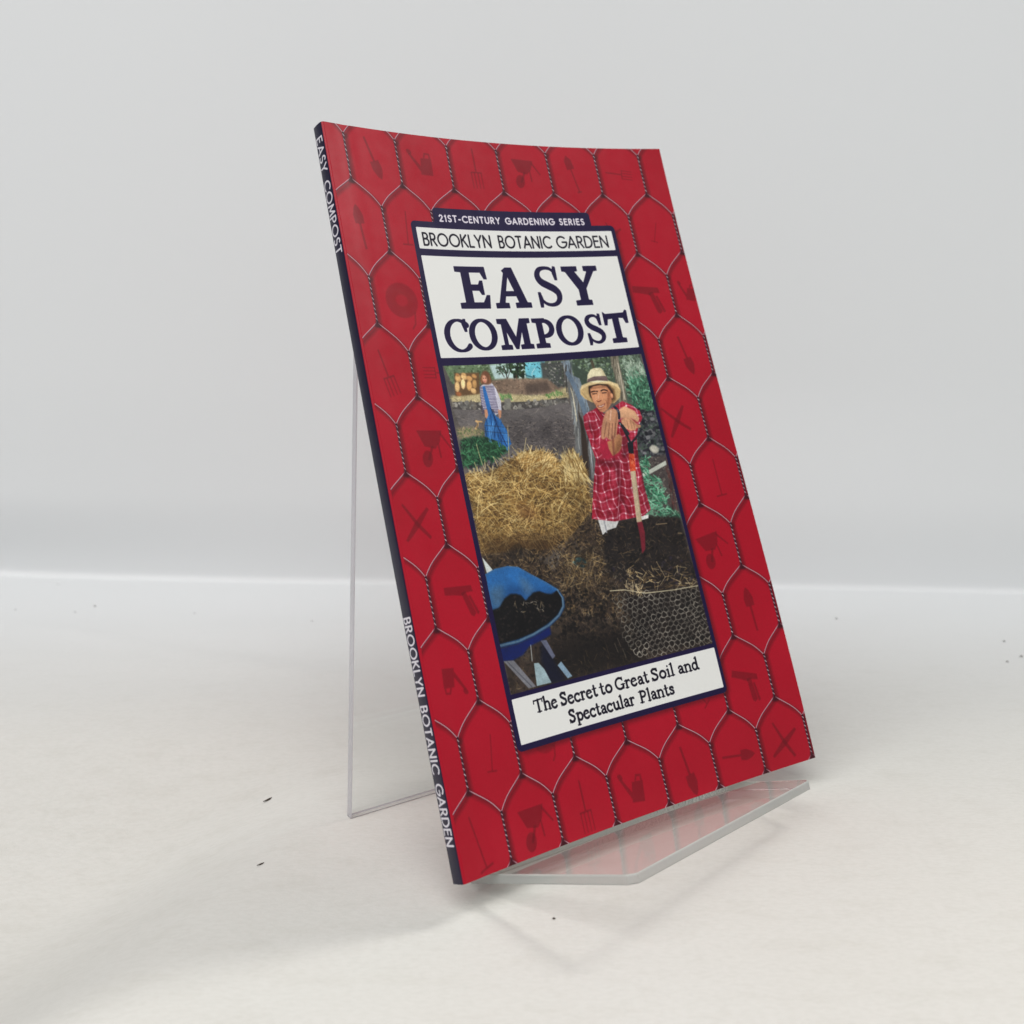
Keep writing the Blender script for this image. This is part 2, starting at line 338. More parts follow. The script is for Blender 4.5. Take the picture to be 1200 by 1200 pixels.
def mesh_nodes():
    tops = [.29, 2.76, 5.2, 7.68, 10.02, 12.4, 14.72, 17.05, 19.38, 21.68]; bots = [1.85, 4.24, 6.72, 9.1, 11.5, 13.8, 16.2, 18.47, 20.81, 22.98]
    ev = [-1.35, .7, 2.75, 4.9, 7.05, 9.25, 11.46, 13.5, 15.6]; od = [-.35, 1.73, 3.75, 5.94, 8.18, 10.36, 12.4, 14.48, 16.6]
    return tops, bots, ev, od
def draw_mesh(sh):
    tops, bots, ev, od = mesh_nodes()
    rows = [(-.65, ev, None)]  # the tails of the row above the top edge
    wires = []
    def strand(a, b, sgn):
        # leaves the twist steeply, runs flat, steep again into the next twist
        pts = []
        for i in range(13):
            t = i / 12; s = t + .055 * sin(2 * pi * t) * -1
            x = a[0] + (b[0] - a[0]) * (t + .04 * sin(pi * t)); y = a[1] + (b[1] - a[1]) * (t * .8 + .2 * t * t + .022 * sin(2 * pi * t))
            pts.append((x, y))
        return pts
    n = len(tops)
    for r in range(-1, n):
        cols = ev if r % 2 == 0 else od
        nxt = od if r % 2 == 0 else ev
        by = bots[r] if r >= 0 else -.55
        ty = tops[r + 1] if r + 1 < n else tops[-1] + 2.35
        for c in cols:
            for d in nxt:
                if abs(d - c) < 1.4: wires.append(strand((c, by), (d, ty), 1))
    for p in wires: sh.line((70, 0, 12), [(x + .05, y + .1) for x, y in p], .1, .6, soft=.16)
    for r in range(n):
        for c in (ev if r % 2 == 0 else od): sh.line((60, 0, 10), [(c + .08, tops[r] + .1), (c + .09, bots[r] + .08)], .16, .5, soft=.14)
    for p in wires:
        sh.line((104, 40, 56), [(x + .01, y + .012) for x, y in p], .04); sh.line((204, 168, 174), [(x - .002, y - .004) for x, y in p], .024)
    for r in range(n):
        for c in (ev if r % 2 == 0 else od):
            L = bots[r] - tops[r]; m = 9; st = L / m
            sh.line((46, 10, 26), [(c, tops[r]), (c + .012, bots[r])], .075)
            sh.poly((50, 2, 16), [(c - .02, bots[r] - .1), (c - .13, bots[r] + .17), (c + .15, bots[r] + .17)], .02, .75)
            for k in range(m):
                y0 = tops[r] + k * st; q = .5 + .5 * ((k * 7 + r * 3 + int(c * 5)) % 5) / 4
                sh.line((224, 206, 208), [(c - .018, y0 + .04), (c + .026, y0 + st * .58)], .03, .45 + .45 * q)
                sh.line((120, 70, 82), [(c + .032, y0 + st * .62), (c - .022, y0 + st)], .02, .6)
def make_cover_print():
    sh = Sheet(CW, CH, 100, RED)
    n = (noise2(sh.h, sh.w, 160, 1) - .5) * 10 + (noise2(sh.h, sh.w, 3, 2) - .5) * 5
    sh.a += n[..., None] * np.array([1, .4, .5], np.float32)
    # faded tool silhouettes in the cells
    T = tool_shapes(); tops, bots, ev, od = mesh_nodes(); rng = random.Random(3)
    plan = [(0, 1.73, 'trowel', -.3, 1), (0, 3.9, 'can', .1, 1), (0, 6.0, 'fork', 0, 1), (0, 8.1, 'barrow', .1, .95), (0, 10.3, 'spade', 2.95, .95), (0, 12.45, 'fork', -1.45, .8),
            (1, .75, 'trowel', 3.05, 1), (1, 2.6, 'rake', .1, .8), (1, 11.5, 'shears', .3, .7), (1, 13.45, 'rake', .35, .55),
            (2, 1.85, 'coil', 0, 1), (2, 12.4, 'pruner', .1, 1.1), (2, 14.4, 'can', .3, .8), (3, .72, 'fork', -.25, 1), (3, 2.75, 'fork', 1.6, .8), (3, 13.45, 'trowel', -.2, 1), (4, 1.9, 'barrow', .1, 1), (4, 12.3, 'shears', -.1, 1),
            (5, .75, 'shears', .1, 1), (5, 13.45, 'rake', 0, .9), (6, 1.85, 'pruner', .05, 1), (6, 12.4, 'barrow', -.1, 1), (7, .8, 'can', 3.3, .9), (7, 13.45, 'trowel', 3.1, 1),
            (8, 1.8, 'rake', .2, .7), (8, 3.9, 'coil', 0, .7), (8, 8.2, 'fork', 1.5, .7), (8, 10.4, 'rake', -.6, .7), (8, 12.45, 'pruner', .3, 1), (9, .7, 'rake', -.2, 1), (9, 2.8, 'barrow', .05, 1),
            (9, 4.85, 'fork', 0, 1), (9, 7.05, 'can', .2, 1), (9, 9.25, 'trowel', -.15, 1.05), (9, 11.45, 'trowel', -1.45, .9), (9, 13.45, 'shears', .3, 1)]
    for r, cx, nm, a, s in plan:
        cy = (tops[r] + bots[r]) / 2
        if nm == 'coil':
            sh.poly((118, 4, 20), ellipse(cx, cy, .64 * s, .6 * s), .02, .5); sh.poly((146, 6, 24), ellipse(cx, cy, .42 * s, .38 * s), .02, .6); sh.poly(RED, ellipse(cx, cy, .24 * s, .2 * s), .03, .7)
            sh.line((118, 4, 20), [(cx + .45 * s, cy + .4 * s), (cx + .38 * s, cy + .8 * s), (cx + .25 * s, cy + .95 * s)], .07, .5); continue
        for P in T[nm]:
            q = [(cx + s * 1.05 * (x * cos(a) - y * sin(a)), cy + s * 1.05 * (x * sin(a) + y * cos(a))) for x, y in P]
            sh.poly((100, 0, 16), q, .014, .52)
    draw_mesh(sh)
    # label plates
    def rrect(x0, y0, x1, y1, r, cs=(1, 1, 1, 1)):
        p = []
        for (cx, cy, a0), c in zip(((x0 + r, y0 + r, 180), (x1 - r, y0 + r, 270), (x1 - r, y1 - r, 0), (x0 + r, y1 - r, 90)), cs):
            if c: p += arc(cx, cy, r, r, a0, a0 + 90, 6)
            else: p.append((x0 if cx < (x0 + x1) / 2 else x1, y0 if cy < (y0 + y1) / 2 else y1))
        return p
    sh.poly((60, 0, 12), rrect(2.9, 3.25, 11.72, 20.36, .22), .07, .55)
    sh.poly(NAVY, rrect(2.8, 3.14, 11.62, 20.26, .18)); sh.poly(NAVY, rrect(3.8, 2.62, 10.62, 3.4, .14, (1, 1, 0, 0)))
    sh.poly(PAPER, rrect(2.99, 3.36, 11.46, 4.12, .03)); sh.poly(PAPER, rrect(2.99, 4.36, 11.46, 7.9, .03)); sh.poly(PAPER, rrect(2.98, 18.74, 11.5, 20.08, .03))
    set_sans(sh, '21ST-CENTURY GARDENING SERIES', 4.03, 10.34, 3.12, .27, .055, (232, 226, 232), gap=.4)
    for w, a, b in (('BROOKLYN', 3.18, 6.05), ('BOTANIC', 6.36, 8.66), ('GARDEN', 8.88, 11.2)): set_sans(sh, w, a, b, 4.02, .49, .068, (12, 8, 26), gap=.24)
    title(sh, NAVY)
    rng = random.Random(8)
    for w, a, b in (('The', 3.78, 4.7), ('Secret', 4.83, 6.35), ('to', 6.47, 6.98), ('Great', 7.11, 8.52), ('Soil', 8.64, 9.62), ('and', 9.8, 10.68)): set_old(sh, w, a, b, 19.3, .38, (12, 8, 26), rng)
    for w, a, b in (('Spectacular', 5.02, 7.76), ('Plants', 7.98, 9.45)): set_old(sh, w, a, b, 19.87, .38, (12, 8, 26), rng)
    # the printed photograph
    pic = (299, 816, 1148, 1860)
    sh.clip = pic
    paint(sh, PAINT)
    v = sh.a[pic[1]:pic[3], pic[0]:pic[2]]
    h, w = v.shape[:2]
    g = (noise2(h, w, 2.2, 31) - .5) * 20 + (noise2(h, w, 7, 32) - .5) * 14
    for c in range(3): v[..., c] = .35 * v[..., c] + .65 * blur(v[..., c].copy(), 1.4)
    big = (noise2(h, w, 60, 33) - .5) * .16 + (noise2(h, w, 24, 34) - .5) * .12
    v *= 1.0 + g[..., None] / 150 + big[..., None]
    v[:] = 255 * np.clip((v / 255 - .46) * 1.06 + .47, 0, 1)
    sh.line((205, 120, 120), [(.015, .1), (.02, 1.4)], .03, .6, soft=.03); sh.line((210, 150, 150), [(.02, 22.6), (.02, 23.1)], .025, .5, soft=.02)
    sh.clip = None
    return sh
def make_spine_print():
    sh = Sheet(SPINE_G, CH, 100, (12, 2, 42))
    sh.a[:, -9:] = RED
    rot = lambda p: p
    # letters read downwards, their tops towards the front cover
    m = SPINE_MID
    def word(text, v0, v1, w=.062):
        adv = []; x = 0
        for ch in text: adv.append(x); x += SANS[ch][0] + .3 + (.25 if ch == ' ' else 0)
        k = (v1 - v0 - w) / (x - .3); cap = .36
        for ch, a in zip(text, adv):
            for st in SANS[ch][1]:
                sh.line((226, 222, 228), [(m - cap / 2 + py * cap, v0 + w / 2 + (a + px) * k) for px, py in st], w)
    word('EASY COMPOST', .42, 4.4); word('BROOKLYN BOTANIC GARDEN', 15.75, 22.15)
    return sh

# the printed photograph on the cover, in cm from the cover corner
PAINT = [('poly',(92,86,82),[(2.95,8.1),(11.55,8.1),(11.55,18.65),(2.95,18.65)],0,1),
('poly',(98,118,88),[(3.02,8.13),(8.05,8.18),(7.87,8.86),(6.87,8.95),(3.24,8.78)],0,1),
('blobs',420,[(3.02,8.13),(8.05,8.18),(7.87,8.86),(6.87,8.95),(3.24,8.78)],[(70,95,60),(120,150,105),(150,170,140),(60,75,50),(110,120,90)],0.07,0.6,0.7),
('poly',(190,214,212),[(4.91,8.18),(5.69,8.16),(6.41,8.17),(6.36,8.42),(6.33,8.73),(5.02,8.69)],0.03,1),
('poly',(112,190,205),[(6.37,8.17),(7.27,8.16),(7.02,8.73),(6.67,8.8),(6.34,8.69)],0.02,1),
('blobs',30,[(6.4,8.19),(7.19,8.21),(6.94,8.7),(6.35,8.62)],[(40,80,90),(90,160,180),(30,50,60)],0.03,0.7,1),
('line',(190,225,230),[(6.78,8.39),(6.6,8.61),(6.74,8.75)],0.025,1),
('line',(60,110,120),[(6.35,8.62),(6.69,8.71)],0.05,1),
('blobs',110,[(5.72,8.16),(6.41,8.17),(6.25,8.69),(5.74,8.7)],[(35,50,36),(55,75,50),(28,40,30)],0.06,0.8,1),
('blobs',60,[(5.15,8.19),(5.72,8.16),(5.6,8.53),(5.19,8.51)],[(60,80,60),(90,110,90),(45,60,45)],0.05,0.7,0.8),
('line',(50,45,40),[(5.48,8.28),(5.54,8.58),(5.44,9.02)],0.04,1),
('line',(60,50,45),[(5.24,8.29),(5.43,8.62)],0.025,1),
('line',(60,50,45),[(5.77,8.34),(5.56,8.68)],0.025,1),
('line',(70,50,40),[(5.94,8.6),(5.91,8.9)],0.05,1),
('poly',(128,108,92),[(4.87,8.72),(5.5,8.68),(6.27,8.72),(7.53,8.76),(7.79,9.17),(7.13,9.33),(5.59,9.27),(4.85,9.14)],0.03,1),
('blobs',260,[(4.87,8.72),(7.53,8.76),(7.79,9.17),(7.13,9.33),(5.59,9.27),(4.85,9.14)],[(100,82,70),(145,120,100),(80,68,60),(160,140,120)],0.045,0.5,0.6),
('poly',(74,76,74),[(7.07,8.2),(7.98,8.21),(7.86,9.02),(7.61,9.15),(7.22,8.77),(7.01,8.78)],0.03,1),
('blobs',170,[(7.07,8.2),(7.98,8.21),(8.43,9.06),(7.61,9.15),(7.22,8.77)],[(50,52,50),(110,110,105),(85,90,85),(150,150,140),(60,70,55)],0.04,0.7,1),
('poly',(78,66,60),[(6.22,8.91),(7.19,8.87),(7.28,9.23),(6.19,9.26)],0.05,0.8),
('poly',(186,172,132),[(3.08,9.18),(4.33,9.11),(5.6,9.24),(6.41,9.33),(7.13,9.33),(7.95,9.12),(7.94,9.51),(6.69,9.64),(5.3,9.48),(3.09,9.4)],0.03,1),
('hatch',500,[(3.08,9.18),(4.33,9.11),(5.6,9.24),(6.41,9.33),(7.13,9.33),(7.95,9.12),(7.94,9.51),(6.69,9.64),(5.3,9.48),(3.09,9.4)],[(215,200,155),(160,145,105),(190,175,130),(120,110,80)],0.12,0.015,0,1.2,1,0.3),
('hatch',60,[(6.95,9.34),(7.59,9.23),(7.73,9.38),(7.1,9.45)],[(90,130,70),(110,150,90)],0.12,0.02,1.5,0.7,1,0.3),
('hatch',60,[(5.12,9.25),(5.59,9.25),(5.55,9.42),(5.08,9.39)],[(90,130,80),(110,150,90)],0.15,0.02,1.5,0.7,1,0.3),
('poly',(74,70,68),[(3.12,9.37),(5.29,9.5),(6.48,9.53),(7.85,9.5),(7.83,9.68),(6.66,9.77),(5.46,9.78),(3.06,9.62)],0,1),
('blobs',150,[(3.12,9.37),(5.29,9.5),(6.48,9.53),(7.85,9.5),(7.83,9.68),(6.66,9.77),(5.46,9.78),(3.06,9.62)],[(125,122,116),(150,146,138),(98,96,92),(110,104,96)],0.075,0.9,1),
('poly',(120,118,110),[(5.23,9.38),(5.5,9.37),(5.42,9.76),(5.17,9.74)],0.02,1),
('poly',(104,78,52),[(3.41,8.42),(4.44,8.43),(4.27,9.16),(3.26,9.19)],0.02,1),
('ell',(206,164,108),(3.52,8.59),0.12,0.13787878787878788,0.25),
('ell',(214,176,120),(3.77,8.56),0.13,0.09545454545454546,0.25),
('ell',(196,150,96),(3.98,8.62),0.13,0.09545454545454546,0.25),
('ell',(180,134,84),(4.2,8.55),0.11,0.07424242424242426,0.25),
('ell',(222,184,128),(3.42,8.88),0.10000000000000002,0.1803030303030303,0.25),
('ell',(236,204,150),(3.68,8.79),0.09000000000000001,0.1803030303030303,0.25),
('ell',(208,162,104),(3.92,8.86),0.11,0.1803030303030303,0.25),
('ell',(190,146,92),(4.15,8.81),0.09000000000000001,0.1590909090909091,0.25),
('ell',(216,176,122),(4.05,9.04),0.11,0.09545454545454546,0.25),
('ell',(150,92,56),(3.42,9.12),0.11,0.07424242424242426,0.25),
('ell',(190,150,100),(3.79,8.47),0.10000000000000002,0.04772727272727273,0.25),
('ell',(170,120,76),(3.52,8.48),0.07,0.05303030303030303,0.25),
('poly',(104,99,98),[(3.06,9.62),(5.46,9.78),(6.66,9.77),(7.83,9.67),(8.13,10.16),(8.06,11.07),(7.94,12.35),(3.16,11.88),(3.21,10.2)],0,1),
('poly',(74,69,70),[(5.13,10.13),(7.74,10.23),(7.87,11.55),(6.77,11.59),(5.32,11.21),(4.97,10.75)],0.3,0.8),
('hatch',1300,[(3.06,9.62),(5.46,9.78),(6.66,9.77),(7.83,9.67),(8.13,10.16),(8.06,11.07),(7.94,12.35),(3.16,11.88),(3.21,10.2)],[(130,122,116),(84,78,78),(60,56,58),(112,104,98),(150,140,130)],0.22,0.015,0.05,0.35,0.6,0.3),
('blobs',500,[(5.13,10.13),(7.92,10.24),(7.88,11.7),(5.31,11.26)],[(52,48,50),(96,88,84),(124,114,106),(44,40,42)],0.03,0.6,0.7),
('poly',(150,135,105),[(3.05,10.24),(3.69,10.23),(4.12,10.4),(4.08,10.56),(3.07,10.62)],0.05,0.8),
('line',(196,160,112),[(3.91,10.05),(3.95,10.15),(3.82,10.31)],0.07,1),
('line',(196,160,112),[(3.88,10.06),(4.13,10.09)],0.05,1),
('line',(60,50,40),[(3.95,10.13),(3.87,10.29)],0.02,1),
('hatch',110,[(3.06,10.19),(4.13,10.35),(4.06,10.63),(3.07,10.62)],[(190,170,120),(90,120,70),(70,90,55)],0.12,0.015,1.3,0.9,1,0.3),
('poly',(26,52,38),[(3.11,10.64),(3.66,10.58),(4.47,10.64),(4.89,10.81),(4.97,11.08),(4.45,11.38),(3.41,11.57),(3.01,11.5)],0.05,1),
('hatch',520,[(3.11,10.64),(3.66,10.58),(4.47,10.64),(4.89,10.81),(4.97,11.08),(4.45,11.38),(3.41,11.57),(3.01,11.5)],[(40,84,56),(58,112,74),(22,46,34),(74,128,92),(34,70,46)],0.2,0.03,0.3,1.0,1,0.3),
('blobs',80,[(3.25,11.51),(4.34,11.37),(5.35,11.11),(5.68,11.19),(4.49,11.66),(3.36,11.76)],[(96,92,96),(60,58,62),(130,124,124),(44,44,48)],0.07,0.7,1),
('poly',(198,196,208),[(4.33,8.93),(4.5,8.83),(4.85,8.78),(4.99,9.02),(5.08,9.44),(5.03,9.74),(4.87,9.86),(4.73,9.91),(4.71,9.71),(4.46,9.65),(4.31,9.71),(4.27,9.5)],0,1),
('line',(70,60,92),[(4.32,8.94),(4.61,8.92),(4.91,8.92)],0.028,0.85),
('line',(70,60,92),[(4.32,8.99),(4.6,8.97),(4.91,8.98)],0.028,0.85),
('line',(70,60,92),[(4.31,9.05),(4.58,9.03),(4.91,9.04)],0.028,0.85),
('line',(70,60,92),[(4.3,9.1),(4.57,9.09),(4.91,9.09)],0.028,0.85),
('line',(70,60,92),[(4.3,9.16),(4.56,9.14),(4.91,9.15)],0.028,0.85),
('line',(70,60,92),[(4.29,9.21),(4.54,9.2),(4.91,9.2)],0.028,0.85),
('line',(70,60,92),[(4.28,9.27),(4.53,9.25),(4.9,9.26)],0.028,0.85),
('line',(70,60,92),[(4.28,9.32),(4.51,9.31),(4.9,9.32)],0.028,0.85),
('line',(70,60,92),[(4.27,9.38),(4.5,9.36),(4.9,9.37)],0.028,0.85),
('line',(70,60,92),[(4.26,9.43),(4.49,9.42),(4.9,9.43)],0.028,0.85),
('line',(70,60,92),[(4.26,9.49),(4.47,9.47),(4.9,9.49)],0.028,0.85),
('line',(70,60,92),[(4.25,9.54),(4.46,9.53),(4.9,9.54)],0.028,0.85),
('line',(70,60,92),[(4.24,9.6),(4.44,9.58),(4.9,9.6)],0.028,0.85),
('line',(70,60,92),[(4.24,9.66),(4.43,9.64),(4.9,9.65)],0.028,0.85),
('line',(70,60,92),[(4.23,9.71),(4.42,9.69),(4.9,9.71)],0.028,0.85),
('line',(70,60,92),[(4.22,9.77),(4.4,9.75),(4.9,9.77)],0.028,0.85),
('line',(70,60,92),[(4.21,9.82),(4.39,9.8),(4.9,9.82)],0.028,0.85),
('poly',(44,104,170),[(4.45,8.91),(4.55,8.89),(4.6,9.42),(4.62,9.71),(4.73,9.91),(4.87,10.04),(5.06,10.41),(5.14,10.91),(4.94,11.02),(4.63,10.79),(4.14,10.58),(4.2,10.21),(4.45,9.79),(4.43,9.21)],0,1),
('hatch',60,[(4.27,10.07),(4.85,10.06),(5.11,10.9),(4.19,10.57)],[(80,142,205),(28,74,130),(60,124,190)],0.45,0.03,1.75,0.16,1,0.3),
('line',(24,56,104),[(4.66,9.9),(4.73,10.3),(4.94,10.98)],0.04,1),
('line',(24,50,90),[(4.6,9.66),(4.72,10.1)],0.03,1),
('line',(36,40,52),[(4.2,10.21),(5.25,10.37)],0.015,0.8),
('line',(36,40,52),[(4.15,10.41),(5.19,10.57)],0.015,0.8),
('line',(36,40,52),[(4.08,10.68),(5.12,10.85)],0.015,0.8),
('line',(36,44,60),[(4.22,10.26),(4.19,10.58)],0.02,1),
('poly',(196,142,112),[(4.33,9.69),(4.45,9.69),(4.44,9.89),(4.35,10.01),(4.3,9.93)],0,1),
('poly',(196,142,112),[(4.88,9.72),(5.02,9.76),(4.96,9.97),(4.87,10.04),(4.86,9.92)],0,1),
('poly',(118,78,56),[(4.45,8.56),(4.58,8.4),(4.72,8.37),(4.84,8.46),(4.88,8.7),(4.85,8.82),(4.68,8.86),(4.43,8.83),(4.39,8.7)],0.02,1),
('ell',(206,150,122),(4.6,8.66),0.1,0.14,0),
('line',(70,40,32),[(4.55,8.63),(4.58,8.63)],0.025,1),
('line',(70,40,32),[(4.64,8.63),(4.67,8.63)],0.025,1),
('line',(190,90,90),[(4.55,8.74),(4.62,8.73)],0.022,1),
('line',(150,104,72),[(4.53,8.53),(4.44,8.77)],0.05,1),
('line',(140,96,66),[(4.82,8.55),(4.79,8.8)],0.05,1),
('poly',(86,104,76),[(8.05,8.18),(8.79,8.17),(8.61,9.07),(8.02,9.18)],0,1),
('blobs',80,[(8.05,8.18),(8.79,8.17),(8.61,9.07),(8.02,9.18)],[(60,80,50),(120,140,100),(150,160,130)],0.06,0.6,1),
('poly',(70,84,72),[(8.27,8.18),(11.38,8.07),(11.61,10.41),(11.44,14.25),(9.59,13.99),(10.41,11.16),(10.14,9.76),(8.58,9.5)],0,1),
('blobs',700,[(8.27,8.18),(11.29,8.09),(11.54,9.89),(10.58,9.8),(10.24,9.14),(8.82,8.59)],[(76,94,66),(120,140,110),(150,168,150),(56,66,50),(96,112,96)],0.055,0.7,0.8),
('poly',(104,98,84),[(10.08,8.14),(10.43,8.12),(10.39,9.72),(10.33,10.28),(10.07,10.26),(10.1,9.5)],0,1),
('hatch',60,[(10.08,8.14),(10.43,8.12),(10.39,9.72),(10.07,10.26)],[(150,142,124),(74,66,56),(180,172,150)],0.5,0.025,1.8,0.08,1,0.3),
('line',(200,190,170),[(10.37,8.44),(10.3,9.77)],0.05,0.8),
('line',(84,76,60),[(9.26,8.3),(9.28,8.56)],0.12,1),
('hatch',420,[(10.66,8.72),(11.44,8.66),(11.61,10.41),(10.66,10.31),(10.52,9.73)],[(44,92,70),(86,142,112),(120,170,142),(30,64,50),(70,120,90)],0.25,0.04,1.4,0.9,1,0.3),
('hatch',200,[(10.58,8.2),(11.34,8.19),(11.42,8.98),(10.59,8.97)],[(140,160,140),(170,184,166),(96,112,96)],0.2,0.03,1.6,0.7,1,0.3),
('blobs',420,[(10.77,10.2),(11.63,10.34),(11.56,12.11),(10.26,11.95)],[(44,44,50),(72,74,78),(104,104,106),(30,30,36),(60,70,66)],0.09,0.8,1),
('ell',(168,164,152),(11.04,11.68),0.2,0.15,0.3),
('poly',(74,66,64),[(10.18,11.94),(11.62,11.92),(11.51,14.02),(10.24,14.02),(10.03,12.96)],0.05,1),
('blobs',260,[(10.18,11.94),(11.62,11.92),(11.51,14.02),(9.83,13.66)],[(60,54,54),(96,86,80),(110,104,96)],0.05,0.6,1),
('poly',(186,190,178),[(10.27,12.48),(11.4,12.14),(11.4,12.29),(10.29,12.62)],0,1),
('hatch',330,[(10.26,11.95),(10.71,11.94),(10.53,12.54),(10.93,12.71),(11.19,13.36),(10.94,13.69),(11.44,14.01),(11.45,14.22),(9.95,14.01),(10.25,12.99)],[(70,132,100),(110,170,138),(44,96,72),(140,190,160)],0.24,0.04,0.5,0.8,1,0.3),
('hatch',60,[(11.4,12.15),(11.69,12.18),(11.37,13.88),(11.19,13.85)],[(96,60,56),(60,40,40)],0.3,0.03,1.7,0.2,1,0.3),
('poly',(124,138,150),[(7.93,8.2),(8.31,8.18),(8.33,8.74),(8.57,8.87),(8.69,10.01),(8.39,10.31),(8.37,9.72),(8.13,9.04)],0,1),
('poly',(112,112,110),[(7.93,8.2),(7.99,8.51),(7.98,9.33),(7.95,10.35),(7.69,11.43),(7.94,12.35),(8.36,12.4),(8.5,10.8),(8.46,9.73),(8.18,8.83)],0,1),
('hatch',110,[(7.93,8.2),(8.31,8.18),(8.33,8.74),(8.69,10.01),(8.42,11.1),(8.3,12.39),(7.94,12.35),(7.72,11.43),(7.95,10.35),(7.95,9.02)],[(152,164,174),(86,90,94),(176,180,176),(66,62,60),(120,126,132)],0.7,0.025,1.75,0.1,1,0.3),
('poly',(54,44,38),[(8.19,9.96),(8.31,10.38),(8.29,11.09),(8.06,12.37),(7.8,12.34),(7.98,11.36),(8.14,10.57)],0.02,1),
('line',(210,200,170),[(8.1,9.19),(8.11,9.65),(8.04,10.36)],0.03,1),
('line',(100,116,132),[(8.12,8.66),(8.43,9.78),(8.45,10.8)],0.2,1),
('poly',(112,88,50),[(3.05,11.75),(3.37,11.73),(3.87,11.8),(4.51,11.62),(5.3,11.3),(5.67,11.22),(6.09,11.22),(6.63,11.43),(6.95,11.8),(7.28,11.59),(7.64,11.48),(7.8,11.69),(7.92,12.05),(7.86,12.47),(7.9,13.21),(7.42,13.76),(6.8,14.22),(6.32,14.33),(5.23,14.48),(4.82,14.36),(3.8,14.37),(3.01,14.3),(3.04,12.9),(2.99,11.98)],0.03,1),
('hatch',1500,[(3.05,11.75),(3.37,11.73),(3.87,11.8),(4.51,11.62),(5.3,11.3),(5.67,11.22),(6.09,11.22),(6.63,11.43),(6.95,11.8),(7.28,11.59),(7.64,11.48),(7.8,11.69),(7.92,12.05),(7.86,12.47),(7.9,13.21),(7.42,13.76),(6.8,14.22),(6.32,14.33),(5.23,14.48),(4.82,14.36),(3.8,14.37),(3.01,14.3),(3.04,12.9),(2.99,11.98)],[(120,92,50),(84,60,34),(64,44,24),(150,118,66)],0.3,0.03,0.1,0.9,0.95,0.3),
('hatch',2000,[(3.05,11.75),(3.37,11.73),(3.87,11.8),(4.51,11.62),(5.3,11.3),(5.67,11.22),(6.09,11.22),(6.63,11.43),(6.95,11.8),(7.28,11.59),(7.64,11.48),(7.8,11.69),(7.92,12.05),(7.86,12.47),(7.9,13.21),(7.42,13.76),(6.8,14.22),(6.32,14.33),(5.23,14.48),(4.82,14.36),(3.8,14.37),(3.01,14.3),(3.04,12.9),(2.99,11.98)],[(200,168,104),(168,134,76),(132,98,50),(220,192,130),(110,82,44),(70,50,28),(196,166,106),(160,128,74)],0.5,0.019,0.1,0.8,0.95,0.3),
('hatch',130,[(3.05,11.75),(3.37,11.73),(3.87,11.8),(4.51,11.62),(5.3,11.3),(5.67,11.22),(6.09,11.22),(6.63,11.43),(6.95,11.8),(7.28,11.59),(7.64,11.48),(7.8,11.69),(7.92,12.05),(7.86,12.47),(7.9,13.21),(7.42,13.76),(6.8,14.22),(6.32,14.33),(5.23,14.48),(4.82,14.36),(3.8,14.37),(3.01,14.3),(3.04,12.9),(2.99,11.98)],[(232,210,152),(216,188,128)],0.7,0.016,-0.3,0.9,0.9,0.3),
('poly',(40,28,18),[(7.69,13.06),(7.91,13.27),(7.4,13.82),(6.78,14.27),(6.3,14.39),(5.19,14.41),(5.27,14.13),(6.35,13.98),(7.13,13.6)],0.18,0.6),
('poly',(40,28,18),[(3.05,14.14),(3.86,14.13),(4.88,14.14),(5.84,14.38),(5.75,14.72),(2.98,14.41)],0.15,0.55),
('hatch',260,[(7.78,13.13),(8.01,13.41),(7.57,13.9),(6.91,14.35),(6.04,14.53),(4.3,13.9),(4.38,13.62),(6.17,14.07),(7.18,13.67)],[(190,160,104),(140,110,66),(96,72,42),(60,44,28)],0.45,0.02,0.9,0.8,0.9,0.3),
('poly',(70,50,28),[(4.37,11.7),(5.25,11.49),(5.99,11.37),(6.54,11.56),(6.91,11.94),(6.02,11.71),(5.17,11.77)],0.12,0.35),
('hatch',500,[(5.3,11.3),(6.09,11.22),(6.63,11.43),(7.03,11.96),(5.52,11.8)],[(226,202,146),(120,88,46),(160,122,66),(200,168,108)],0.4,0.022,-0.5,0.5,1,0.3),
('hatch',600,[(7.11,11.67),(7.64,11.48),(7.92,12.05),(8.0,12.36),(6.95,12.24)],[(230,208,152),(200,172,112),(130,100,56)],0.5,0.025,1.4,0.4,1,0.3),
('poly',(96,58,34),[(4.78,12.91),(5.46,13.1),(5.51,13.46),(4.81,13.32)],0.15,0.45),
('poly',(60,42,26),[(3.1,13.75),(6.07,14.12),(5.91,14.68),(3.08,14.37)],0.2,0.55),
('line',(206,190,140),[(3.72,10.8),(3.77,11.32),(3.86,11.73)],0.022,0.9),
('line',(206,190,140),[(5.14,11.0),(5.3,11.3),(5.35,11.55)],0.022,0.9),
('line',(206,190,140),[(3.49,11.39),(3.52,11.58),(3.59,11.82)],0.022,0.9),
('line',(206,190,140),[(5.14,10.32),(5.04,10.8),(4.91,11.41)],0.022,0.9),
('line',(206,190,140),[(5.79,10.76),(5.66,11.04),(5.54,11.28)],0.022,0.9),
('hatch',60,[(3.23,11.61),(5.32,11.21),(6.07,11.08),(7.8,11.34),(7.72,11.63),(6.0,11.32),(5.26,11.44),(3.28,11.84)],[(214,196,146),(180,160,110)],0.3,0.018,1.3,0.5,1,0.3),
('poly',(58,48,42),[(3,18.65),(3,15.2),(2.97,14.35),(4.82,14.36),(5.76,15.19),(6.55,14.3),(7.81,13.56),(7.94,14.19),(8.91,13.96),(9.98,13.98),(11.39,14.21),(11.48,16.33),(11.78,17.86),(11.55,18.65)],0.03,1),
